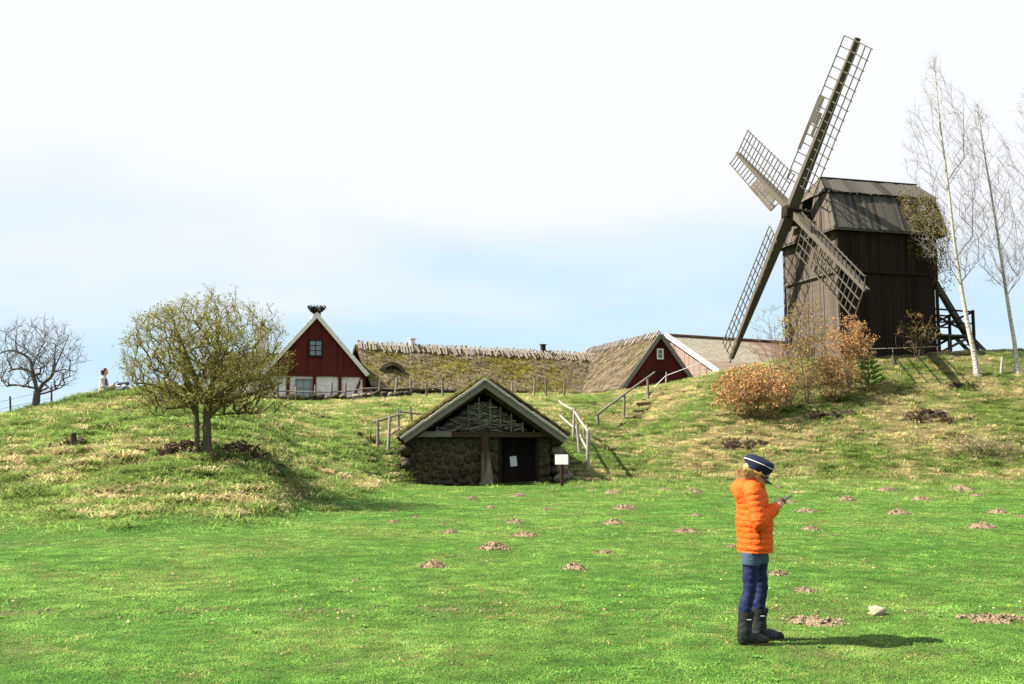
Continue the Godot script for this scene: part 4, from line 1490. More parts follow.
func make_fences() -> void:
	var r := rng(61)
	# left of the hut
	var a := thing("pole_fence", "weathered pole fence going up the bank left of the hut", "fence", on(-4.8, -36.5))
	var pts := [on(-4.8, -36.0), on(-4.42, -35.9), on(-4.35, -38.6), on(-4.15, -41.5)]
	for k in 4:
		post(a, pts[k], [1.05, 1.3, 1.1, 0.65][k], 0.11, M.white_wood if k == 1 else M.grey_wood, r)
	rail(a, pts[0] + Vector3(-0.15, 0.95, 0), pts[2] + Vector3(0.05, 0.85, 0), 0.09, M.grey_wood_along, r)
	rail(a, pts[1] + Vector3(0.02, 0.55, 0), pts[2] + Vector3(0.1, 0.4, 0), 0.08, M.grey_wood_along, r)
	rail(a, pts[2] + Vector3(0, 0.95, 0), on(-3.55, -41.6, 0.35), 0.08, M.grey_wood_along, r)
	# right of the hut
	var b := thing("pale_fence", "pale split-rail fence coming down the bank right of the hut", "fence", on(2.7, -37))
	var q := [on(2.73, -36.6), on(2.6, -38.6), on(2.45, -40.2), on(2.98, -41.4)]
	post(b, q[0], 1.5, 0.15, M.white_wood, r, 0.02)
	post(b, q[1], 1.2, 0.13, M.white_wood, r)
	post(b, q[2], 1.2, 0.12, M.white_wood, r)
	post(b, q[3], 0.72, 0.1, M.grey_wood, r)
	var tip := MB.new()
	tip.box(Transform3D(Basis.IDENTITY, q[3] - b.position + Vector3(0, 0.72, 0)), Vector3(0.13, 0.1, 0.13), 0.02)
	part("orange_cap", tip.mesh(), plain(lin(0.65, 0.27, 0.03), 0.6), b)
	rail(b, q[0] + Vector3(0.1, 1.35, 0.1), q[2] + Vector3(0.05, 1.05, -0.1), 0.1, M.white_wood, r)
	rail(b, q[0] + Vector3(0.1, 0.6, 0.1), q[2] + Vector3(0.1, 0.45, -0.1), 0.09, M.white_wood, r)
	rail(b, q[2] + Vector3(0, 1.1, 0), on(1.95, -41.6, 0.95), 0.09, M.white_wood, r)
	rail(b, q[2] + Vector3(0, 0.4, 0), on(2.0, -41.6, 0.35), 0.09, M.white_wood, r)
	# handrail beside the steps
	var h := thing("handrail", "grey wooden handrail climbing beside the hillside steps", "handrail", on(3.9, -44))
	var f := [on(3.82, -44.6), on(5.31, -47.6), on(6.92, -50.8)]
	# every post reaches up to the rail
	var ff := [2.88 - f[0].y, 3.87 - f[1].y, 4.92 - f[2].y]
	for k in 3:
		post(h, f[k], ff[k], 0.13, M.grey_wood, r, 0.03)
	rail(h, Vector3(3.76, 2.85, -44.5), Vector3(7.4, 5.25, -51.8), 0.12, M.grey_wood_along, r)
	# the steps
	var s := thing("hillside_steps", "worn earth steps with log edges climbing the bank", "steps", on(4.4, -43.4))
	for k in 8:
		var p := on(lerpf(4.45, 7.35, k / 7.0), lerpf(-43.0, -52.0, k / 7.0))
		var mb := MB.new()
		var d := Vector3(0.95, 0, 0.3)
		mb.col = Color(0.8, 0.75, 0.7)
		mb.beam(p - s.position - d * 0.36 + Vector3(0, 0.03, 0), p - s.position + d * 0.36 + Vector3(0, 0.03, 0), 0.13, 0.14, UP, 0.02)
		part("step_log", mb.mesh(), M.brown_wood, s)
		var e := MB.new()
		e.box(Transform3D(Basis(UP, -0.3), p - s.position + Vector3(0.08, -0.05, -0.35)), Vector3(0.75, 0.24, 0.5), 0.05)
		part("tread", e.mesh(), M.soil, s)
	# rope barrier in front of the red gable
	var o := thing("rope_barrier", "white rope strung from a short post before the red barn gable", "barrier", on(8.2, -54))
	var rp := on(8.35, -54.2)
	post(o, rp, 0.75, 0.09, M.white_wood, r, 0.02)
	rail(o, on(7.6, -53.6, 0.1), rp + Vector3(0, 0.55, 0), 0.035, M.paper, r, "rope")
	rail(o, rp + Vector3(0, 0.55, 0), Vector3(10.8, 6.2, -55.6), 0.035, M.paper, r, "rope")
	post(o, on(10.8, -55.6), 0.95, 0.07, M.white_wood, r, 0.02)
	# the fence along the farmyard: posts, a rail, and a low dry wall under it
	var y := thing("yard_fence", "row of rough fence posts with a rail before the farmhouses", "fence", on(-9, -57))
	var us := [-0.252, -0.233, -0.215, -0.196, -0.18, -0.166, -0.149, -0.1325, -0.116, -0.1, -0.085, -0.069, 0.0, 0.022, 0.034, 0.052]
	for k in us.size():
		var z := -57.0 - 0.22 * k
		var p := on(-us[k] * z * 1.005, z)
		post(y, p, r.randf_range(0.85, 1.15) + (0.25 if k == 8 else 0.0), 0.2 if k == 8 else 0.13, M.grey_wood, r, 0.07)
		if k < 11:
			var p2 := on(-us[k + 1] * (z - 0.22) * 1.005, z - 0.22)
			rail(y, p + Vector3(0, 0.55, 0.05), p2 + Vector3(0, 0.55, 0.05), 0.08, M.grey_wood_along, r)
	var w := thing("dry_stone_wall", "low dry stone wall under the fence before the red house", "wall", on(-10.5, -56.9))
	var x := -14.6
	while x < -6.2:
		var z := -57.15 - 0.12 * (x + 14.6)
		var ww := r.randf_range(0.28, 0.5)
		for k in 2:
			stone(w, on(x + ww / 2 + 0.12 * k, z - 0.2, 0.06 + k * 0.17) - w.position, Vector3(ww * 1.35, r.randf_range(0.22, 0.32), 0.45), r, M.stone if r.randf() < 0.6 else M.pale_stone)
		x += ww
	# pasture fence on the far left ridge
	var l := thing("pasture_fence", "thin wire fence with dark posts behind the far left ridge", "fence", on(-16, -35))
	for k in 3:
		var xx := -19.2 + 1.35 * k
		post(l, on(xx, -35.5 - 0.2 * k), 0.75, 0.07, M.bark, r, 0.05)
	for k in 2:
		rail(l, on(-19.2, -35.5, 0.3 + 0.3 * k), on(-16.5, -35.9, 0.3 + 0.3 * k), 0.012, M.iron, r, "wire")
	# beside the windmill: a pole rail and short stumps
	var m := thing("mill_rail", "thin pale pole rail along the foot of the windmill", "rail", on(17, -50.5))
	rail(m, on(17.2, -50.6, 0.5), on(21.9, -51.0, 0.45), 0.04, M.white_wood, r)
	for xx in [17.4, 19.4, 21.7]:
		post(m, on(xx, -50.75), 0.5, 0.05, M.grey_wood, r)
	var st := thing("cut_post", "short sawn-off post on the crest before the windmill", "stump", on(19.0, -49.6))
	post(st, on(19.0, -49.6), 0.5, 0.28, M.bark, r, 0.02, "trunk")
	var st2 := thing("pale_stake", "small pale stake between the two birch trunks", "stake", on(23.65, -48.3))
	post(st2, on(23.65, -48.3), 0.9, 0.12, M.white_wood, r, 0.1, "shaft")


# ---------------------------------------------------------------- trees
# A skeleton is grown from given limbs towards many tips; each tip joins the nearest suitable wood,
# and wood is as thick as the number of tips it carries asks for.
class Tree_:
	var pos := PackedVector3Array()
	var par := PackedInt32Array()
	var cnt := PackedInt32Array()
	var chains := []

	func add(p: Vector3, q: int) -> int:
		pos.append(p); par.append(q); cnt.append(0)
		return pos.size() - 1

	func limb(pts: Array, from := -1, step := 0.12) -> int:
		var chain := []
		var last := from
		if from >= 0:
			chain.append(from)
		var curve := Curve3D.new()
		for k in pts.size():
			var d: Vector3 = (pts[mini(k + 1, pts.size() - 1)] - pts[maxi(k - 1, 0)]) * 0.2
			curve.add_point(pts[k], -d, d)
		var l := curve.get_baked_length()
		var n := maxi(2, int(l / step))
		for k in range(0 if from < 0 else 1, n + 1):
			last = add(curve.sample_baked(l * k / n), last)
			chain.append(last)
		chains.append(chain)
		return last

	func nearest(p: Vector3, rise: float, first := 0) -> int:
		var best := 1e9
		var at := 0
		for k in range(first, pos.size()):
			var q := pos[k]
			var dx := p.x - q.x
			var dy := p.y - q.y
			var dz := p.z - q.z
			var hor := sqrt(dx * dx + dz * dz)
			var c := sqrt(hor * hor + dy * dy) + 1.6 * maxf(0.0, rise * hor - dy)
			if c < best:
				best = c
				at = k
		return at

	func reach(tips: Array, rise: float, step: float, wander: float, r: RandomNumberGenerator, first := 0) -> void:
		for tip: Vector3 in tips:
			var a := nearest(tip, rise, first)
			var p0 := pos[a]
			var dist := p0.distance_to(tip)
			if dist < 0.03:
				continue
			var heading := Vector3.UP
			if par[a] >= 0:
				heading = (p0 - pos[par[a]]).normalized()
			var c1 := p0 + (heading * 0.18 + (tip - p0).normalized() * 0.82) * dist * 0.4 + Vector3(r.randfn(), r.randfn(), r.randfn()) * wander * dist
			var n := maxi(2, int(dist / step))
			var chain := [a]
			var last := a
			for k in range(1, n + 1):
				var t := float(k) / n
				var q := p0.lerp(c1, t).lerp(c1.lerp(tip, t), t)
				if k < n:
					q += Vector3(r.randfn(), r.randfn(), r.randfn()) * wander * step * 0.5
				last = add(q, last)
				chain.append(last)
			chains.append(chain)
			while last >= 0:
				cnt[last] += 1
				last = par[last]

	func mesh(mb: MB, from: int, to: int, tipr: float, power: float, base: Callable, tint: Callable) -> void:
		for k in range(from, mini(to, chains.size())):
			var pts := PackedVector3Array()
			var rads := PackedFloat32Array()
			for j in chains[k].size():
				var id: int = chains[k][j]
				var own: int = chains[k][mini(1, chains[k].size() - 1)] if j == 0 else id
				pts.append(pos[id])
				rads.append(maxf(tipr * pow(maxf(1.0, cnt[own]), power), base.call(k, float(j) / maxf(1.0, chains[k].size() - 1.0))))
			mb.col = tint.call(rads[0])
			mb.tube(pts, rads, 9 if rads[0] > 0.06 else (5 if rads[0] > 0.015 else 3), false)


func twigs(mb: MB, tr: Tree_, chance: float, count: int, len_: float, thick: float, droop: float, r: RandomNumberGenerator, ends: Array) -> void:
	for k in tr.pos.size():
		if tr.cnt[k] > 3 or tr.par[k] < 0 or r.randf() > chance:
			continue
		var d := (tr.pos[k] - tr.pos[tr.par[k]]).normalized()
		for j in count:
			var e := (d + Vector3(r.randfn(), r.randfn() - droop, r.randfn()) * 0.75).normalized()
			var l := len_ * r.randf_range(0.4, 1.2)
			var q := tr.pos[k] + e * l
			mb.tube(PackedVector3Array([tr.pos[k], tr.pos[k] + e * l * 0.5 + Vector3(0, -droop * l * 0.1, 0), q + Vector3(0, -droop * l * 0.35, 0)]), PackedFloat32Array([thick, thick * 0.8, thick * 0.45]), 3, false)
			ends.append(q)


func make_lichen_tree() -> void:
	var r := rng(201)
	var at := on(-7.15, -23.5, -0.08)
	var t := thing("budding_tree", "broad round-crowned tree with lichen-green twigs on the left slope", "tree", at)
	var tr := Tree_.new()
	var s := 0.0235
	tr.limb([Vector3(0.02, 0, 0), Vector3(0.02, 0.5, 0), Vector3(0.0, 1.0, 0.02), Vector3(-0.02, 1.45, 0)])
	tr.limb([Vector3(-0.24, 0, 0.08), Vector3(-0.2, 0.5, 0.06), Vector3(-0.24, 1.1, 0.05), Vector3(-0.3, 1.6, 0.1)])
	var wood_from := tr.pos.size()
	for l in [[[-0.02, 1.4, 0], [0.15, 1.9, 0.1], [0.2, 2.6, 0.1], [0.15, 3.4, 0]], [[-0.3, 1.55, 0.1], [-0.5, 2.0, 0.1], [-0.6, 2.7, 0.3], [-0.8, 3.3, 0.2]], [[0.0, 1.2, 0], [0.4, 1.55, 0.2], [0.9, 1.8, 0.3], [1.4, 1.9, 0.4]], [[-0.24, 1.2, 0], [-0.6, 1.5, 0.3], [-1.1, 1.75, 0.5], [-1.6, 1.8, 0.4]], [[0.0, 1.35, 0], [0.5, 1.9, -0.5], [0.8, 2.5, -0.9]], [[-0.25, 1.4, 0], [-0.5, 1.9, -0.6], [-0.9, 2.5, -1.0]], [[0.05, 1.45, 0], [0.35, 2.0, 0.6], [0.7, 2.6, 0.9]], [[-0.1, 1.5, 0.0], [-0.2, 2.2, 0.7], [-0.4, 2.9, 1.0]], [[0.02, 1.05, 0], [0.5, 1.4, 0.1], [1.1, 1.6, -0.1], [1.7, 1.85, -0.2]]]:
		var p := []
		for q in l:
			p.append(Vector3(q[0], q[1], q[2]))
		tr.limb(p, tr.nearest(p[0], 0.0))
	var limbs := tr.chains.size()
	var tips := []
	while tips.size() < 1750:
		var d := Vector3(r.randfn(), r.randfn(), r.randfn()).normalized() * pow(r.randf(), 0.42)
		var rag := 0.9 + 0.24 * lumps.get_noise_3d(d.x * 4.5, d.y * 4.5, d.z * 4.5)
		var p := Vector3(-0.02, 2.3, 0) + Vector3(d.x * 2.2, d.y * 1.8, d.z * 2.1) * rag
		var rim := Vector2(p.x, p.z).length()
		if p.y < 1.0 + 0.45 * clampf(1.0 - rim / 1.2, 0.0, 1.0) or (p.y < 1.25 and rim < 0.9):
			continue
		tips.append(p)
	for k in 26:
		tips.append(Vector3(r.randf_range(0.5, 2.05), r.randf_range(1.1, 1.45), r.randf_range(-0.8, 0.8)))
	tips.sort_custom(func(a, b): return a.distance_to(Vector3(0, 1.6, 0)) < b.distance_to(Vector3(0, 1.6, 0)))
	tr.reach(tips, 0.4, 0.14, 0.06, r, wood_from)
	var trunk := MB.new()
	var wood := MB.new()
	var base := func(k: int, f: float) -> float:
		if k == 0:
			return lerpf(0.112, 0.075, f) + 0.08 * exp(-f * 12.0)
		if k == 1:
			return lerpf(0.072, 0.046, f) + 0.06 * exp(-f * 12.0)
		return lerpf(0.075, 0.018, f) if k < limbs else 0.0
	var tint := func(rad: float) -> Color:
		return Color(0.16, 0.135, 0.1) if rad > 0.1 else Color(0.15, 0.125, 0.055).lerp(Color(0.17, 0.15, 0.05), r.randf())
	tr.mesh(trunk, 0, 2, 0.0025, 0.5, base, tint)
	tr.mesh(wood, 2, 100000, 0.0055, 0.41, base, tint)
	var ends := []
	var tw := MB.new()
	tw.col = Color(0.2, 0.175, 0.06)
	twigs(tw, tr, 1.0, 3, 0.2, 0.0042, -0.3, r, ends)
	part("trunk", trunk.mesh(), M.lichen_bark, t)
	part("branches", wood.mesh(), M.lichen_bark, t)
	part("twigs", tw.mesh(), M.twig, t).set_meta("kind", "stuff")
	var lf := MB.new()
	for e: Vector3 in ends:
		for k in 4:
			var g := r.randf()
			lf.col = (Color(0.28, 0.3, 0.05) if g < 0.55 else (Color(0.32, 0.27, 0.065) if g < 0.88 else Color(0.38, 0.3, 0.15))) * r.randf_range(0.7, 1.2)
			leaf(lf, e + Vector3(r.randfn(), r.randfn(), r.randfn()) * 0.03, r.randf_range(0.025, 0.05), r)
	part("leaf_buds", lf.mesh(), M.leaf, t).set_meta("kind", "stuff")


func make_bare_tree() -> void:
	var r := rng(202)
	var at := on(-15.8, -33.2, -0.05)
	var t := thing("bare_tree", "small leafless tree with crooked limbs on the far left ridge", "tree", at)
	var s := 0.0338
	var tr := Tree_.new()
	var v := func(u: float, w: float, z: float) -> Vector3: return Vector3((u - 37.5) * s, (402.0 - w) * s, z)
	tr.limb([v.call(37.5, 402, 0), v.call(38, 394, 0), v.call(38.5, 386, 0), v.call(38.5, 382, 0)])
	for l in [[[38.5, 383, 0], [35, 370, 0], [34, 360, 0.1], [31, 351, 0.1], [22, 345, 0.2], [12, 343, 0.2], [0, 346, 0.1]], [[35.5, 372, 0], [32, 365, 0], [25, 361, -0.1], [14, 360, -0.2], [4, 363, -0.3]], [[39, 385, 0], [44, 375, 0], [50, 369, -0.1], [53, 360, -0.1], [54, 346, 0]], [[51, 367, 0], [58, 364, 0.2], [68, 362, 0.3], [80, 364, 0.3]], [[34, 360, 0.1], [38, 345, 0], [42, 330, -0.2]], [[20, 345, 0.2], [18, 335, 0.2], [17, 322, 0.1]], [[50, 369, -0.1], [47, 350, -0.5], [46, 335, -0.6]], [[53, 360, -0.1], [62, 345, 0.1], [70, 328, 0.2]]]:
		var p := []
		for q in l:
			p.append(v.call(q[0], q[1], q[2]))
		tr.limb(p, tr.nearest(p[0], 0.0), 0.1)
	var limbs := tr.chains.size()
	var tips := []
	while tips.size() < 700:
		var d := Vector3(r.randfn(), r.randfn(), r.randfn()).normalized() * pow(r.randf(), 0.45)
		var p: Vector3 = v.call(36, 350, 0) + Vector3(d.x * 1.6, d.y * 1.4, d.z * 1.3)
		if p.y < 0.75:
			continue
		tips.append(p)
	tips.sort_custom(func(a, b): return a.length() < b.length())
	tr.reach(tips, 0.35, 0.12, 0.07, r)
	var base := func(k: int, f: float) -> float:
		if k == 0:
			return lerpf(0.13, 0.11, f) + 0.04 * exp(-f * 10.0)
		return lerpf(0.07, 0.02, f) if k < 4 else (lerpf(0.03, 0.012, f) if k < limbs else 0.0)
	var tint := func(_rad: float) -> Color: return Color(0.15, 0.135, 0.13)
	var trunk := MB.new()
	var wood := MB.new()
	tr.mesh(trunk, 0, 1, 0.005, 0.45, base, tint)
	tr.mesh(wood, 1, 100000, 0.0055, 0.38, base, tint)
	var tw := MB.new()
	tw.col = Color(0.17, 0.155, 0.16)
	twigs(tw, tr, 0.8, 2, 0.26, 0.005, -0.35, r, [])
	part("trunk", trunk.mesh(), M.lichen_bark, t)
	part("branches", wood.mesh(), M.lichen_bark, t)
	part("twigs", tw.mesh(), M.twig, t).set_meta("kind", "stuff")


func make_birch(label: String, at: Vector3, bends: Array, tall: float, spread: float, count: int, seed_: int, thick := 0.16) -> void:
	var r := rng(seed_)
	var t := thing("birch_tree", label, "tree", at, 0.0, "bare birches right of the windmill")
	var tr := Tree_.new()
	tr.limb(bends, -1, 0.2)
	var tips := []
	while tips.size() < count:
		var f := 1.0 - pow(r.randf(), 0.62) if r.randf() < 0.9 else r.randf()
		var y := lerpf(0.31, 1.0, f) * tall
		var wide := spread * (0.3 + 0.7 * sin(PI * pow(f, 0.75))) * (1.0 if f < 0.75 else (1.0 - f) / 0.25 + 0.12)
		var axis_: Vector3 = tr.pos[clampi(int(tr.pos.size() * clampf(y / tall, 0, 1)), 0, tr.pos.size() - 1)]
		var a := r.randf() * TAU
		var rad := wide * sqrt(r.randf())
		tips.append(Vector3(axis_.x + cos(a) * rad, y + 0.02 * tall, axis_.z + sin(a) * rad))
	tips.sort_custom(func(a, b): return Vector2(a.x, a.z).length() < Vector2(b.x, b.z).length())
	tr.reach(tips, 1.25, 0.35, 0.035, r, int(tr.pos.size() * 0.16))
	var base := func(k: int, f: float) -> float: return lerpf(thick, 0.02, pow(f, 0.85)) + 0.09 * exp(-f * 40.0) if k == 0 else 0.0
	var tint := func(rad: float) -> Color: return Color(0.74, 0.7, 0.64) if rad > 0.05 else Color(0.24, 0.2, 0.185)
	var trunk := MB.new()
	var wood := MB.new()
	tr.mesh(trunk, 0, 1, 0.002, 0.45, base, tint)
	tr.mesh(wood, 1, 100000, 0.0048, 0.34, base, tint)
	var tw := MB.new()
	tw.col = Color(0.3, 0.26, 0.25)
	twigs(tw, tr, 0.8, 3, 0.55, 0.0042, 0.15, r, [])
	part("trunk", trunk.mesh(), M.birch_bark, t)
	part("branches", wood.mesh(), M.lichen_bark, t)
	part("twigs", tw.mesh(), M.twig, t).set_meta("kind", "stuff")


func make_birches() -> void:
	var s := 0.048
	var b := []
	for q in [[978, 384], [975, 360], [970, 330], [965, 290], [960, 240], [956, 180], [951, 120], [948, 58]]:
		b.append(Vector3((q[0] - 978) * s, (384.0 - q[1]) * s, 0.0))
	make_birch("tall white birch nearest the windmill, bare and leaning left", on(22.4, -48.0, -0.1), b, 15.6, 2.1, 600, 211, 0.13)
	var c := []
	for q in [[1017, 384], [1016, 355], [1012, 320], [1007, 270], [1001, 210], [994, 150], [990, 105]]:
		c.append(Vector3((q[0] - 1017) * s, (384.0 - q[1]) * s, 0.0))
	make_birch("slimmer bare birch second from the windmill", on(24.4, -48.2, -0.1), c, 13.4, 1.7, 470, 212, 0.11)
	make_birch("bare birch at the right edge, only its branches in view", on(26.5, -49.5, -0.1), [Vector3(0, 0, 0), Vector3(0.1, 5, 0), Vector3(-0.1, 10, 0), Vector3(-0.3, 14, 0)], 13.8, 2.2, 340, 213, 0.12)


func make_shrub(called: String, label: String, at: Vector3, size: Vector3, stems: int, tips_: int, leaves: int, colours: Array, leaf_size: float, seed_: int, low := 0.1) -> void:
	var r := rng(seed_)
	var t := thing(called, label, "shrub", at)
	var tr := Tree_.new()
	for k in stems:
		var a := TAU * k / stems + r.randf()
		var f := r.randf_range(0.2, 0.6)
		tr.limb([Vector3(cos(a) * 0.06, -0.1, sin(a) * 0.06), Vector3(cos(a) * size.x * f * 0.4, size.y * 0.3, sin(a) * size.z * f * 0.4), Vector3(cos(a) * size.x * f, size.y * r.randf_range(0.5, 0.8), sin(a) * size.z * f)])
	var limbs := tr.chains.size()
	var tips := []
	while tips.size() < tips_:
		var d := Vector3(r.randfn(), r.randfn(), r.randfn()).normalized() * pow(r.randf(), 0.5)
		var p := Vector3(0, size.y * 0.52, 0) + Vector3(d.x * size.x, d.y * size.y * 0.5, d.z * size.z)
		p += Vector3(1, 0.6, 1) * 0.25 * lumps.get_noise_3d(p.x * 4.0, p.y * 4.0, p.z * 4.0 + seed_)
		if p.y < low:
			continue
		tips.append(p)
	tips.sort_custom(func(a, b): return a.length() < b.length())
	tr.reach(tips, 0.35, 0.15, 0.08, r)
	var base := func(k: int, f: float) -> float: return lerpf(0.025, 0.008, f) if k < limbs else 0.0
	var tint := func(_rad: float) -> Color: return Color(0.2, 0.165, 0.12)
	var wood := MB.new()
	tr.mesh(wood, 0, 100000, 0.004, 0.4, base, tint)
	var tw := MB.new()
	tw.col = Color(0.2, 0.15, 0.1)
	var ends := []
	twigs(tw, tr, 0.8, 2, 0.25, 0.006, 0.0, r, ends)
	part("stems", wood.mesh(), M.lichen_bark, t)
	part("twigs", tw.mesh(), M.twig, t).set_meta("kind", "stuff")
	var lf := MB.new()
	for k in leaves:
		var e: Vector3 = ends[r.randi() % ends.size()]
		var c: Color = colours[r.randi() % colours.size()]
		lf.col = c * r.randf_range(0.55, 1.25)
		leaf(lf, e + Vector3(r.randfn(), r.randfn(), r.randfn()) * 0.05, leaf_size * r.randf_range(0.45, 1.45), r, Vector3(0, -0.5, 0))
	part("leaves", lf.mesh(), M.leaf, t).set_meta("kind", "stuff")


func make_shrubs() -> void:
	var rust := [Color(0.46, 0.22, 0.09), Color(0.52, 0.29, 0.13), Color(0.34, 0.16, 0.065), Color(0.58, 0.38, 0.2), Color(0.42, 0.27, 0.1)]
	make_shrub("beech_shrub", "dense beech shrub full of rust-brown dead leaves below the windmill sail", on(10.5, -43.6), Vector3(1.75, 2.35, 1.5), 9, 460, 9500, rust, 0.085, 221)
	var mixed := [Color(0.42, 0.2, 0.08), Color(0.2, 0.2, 0.05), Color(0.3, 0.2, 0.07), Color(0.24, 0.23, 0.07)]
	make_shrub("beech_shrub", "low rusty beech shrub trailing right of the densest one", on(12.3, -44.6), Vector3(1.5, 1.7, 1.2), 7, 240, 2600, mixed, 0.075, 225)
	make_shrub("thin_sapling", "thin upright sapling with sparse leaves before the windmill's pale front", on(13.35, -45.3), Vector3(1.3, 4.6, 1.2), 7, 480, 4200, mixed, 0.075, 222, 0.6)
	make_shrub("beech_shrub", "upright rust-leaved shrub at the windmill's front corner", on(15.7, -46.6), Vector3(1.2, 3.5, 1.2), 7, 420, 4800, rust, 0.075, 223, 0.3)
	make_shrub("beech_shrub", "low rounded shrub between the sapling and the upright rusty one", on(14.55, -45.4), Vector3(1.15, 1.9, 1.0), 7, 260, 3600, mixed + rust, 0.075, 228)
	make_shrub("grey_sapling", "leafless grey sapling beside the lower left sail", on(12.6, -47.5), Vector3(1.5, 4.2, 1.0), 5, 200, 60, rust, 0.05, 224, 0.8)
	make_shrub("ochre_sapling", "small ochre-budded sapling against the windmill's dark wall", on(20.4, -50.3), Vector3(1.2, 2.6, 0.8), 4, 80, 500, [Color(0.3, 0.2, 0.05), Color(0.36, 0.26, 0.08)], 0.06, 226, 0.4)
	make_shrub("grey_brush", "faint bare brush behind the far left ridge", on(-12.9, -36.8), Vector3(1.0, 0.85, 0.6), 6, 120, 10, rust, 0.03, 227)
	# a young pine: short tiers of needles
	var r := rng(230)
	var t := thing("young_pine", "small green young pine at the shrubs' right-hand end", "pine", on(16.5, -46.2))
	var st := MB.new()
	st.col = Color(0.12, 0.08, 0.05)
	st.tube(PackedVector3Array([Vector3(0, -0.1, 0), Vector3(0, 1.9, 0)]), PackedFloat32Array([0.04, 0.012]), 6)
	var nd := MB.new()
	for tier in 7:
		var y := 0.25 + tier * 0.24
		var n := 7
		for k in n:
			var a := TAU * k / n + tier * 0.7 + r.randf() * 0.4
			var l := lerpf(0.85, 0.2, tier / 6.0) * r.randf_range(0.8, 1.15)
			var d := Vector3(cos(a), 0.45, sin(a)).normalized()
			st.tube(PackedVector3Array([Vector3(0, y, 0), Vector3(0, y, 0) + d * l]), PackedFloat32Array([0.012, 0.004]), 3, false)
			for j in int(l * 60):
				nd.col = Color(0.1, 0.17, 0.04) * r.randf_range(0.8, 1.5)
				leaf(nd, Vector3(0, y, 0) + d * l * r.randf_range(0.25, 1.0), r.randf_range(0.09, 0.14), r, d * 1.2)
	part("trunk", st.mesh(), M.twig, t)
	part("needles", nd.mesh(), M.leaf, t)


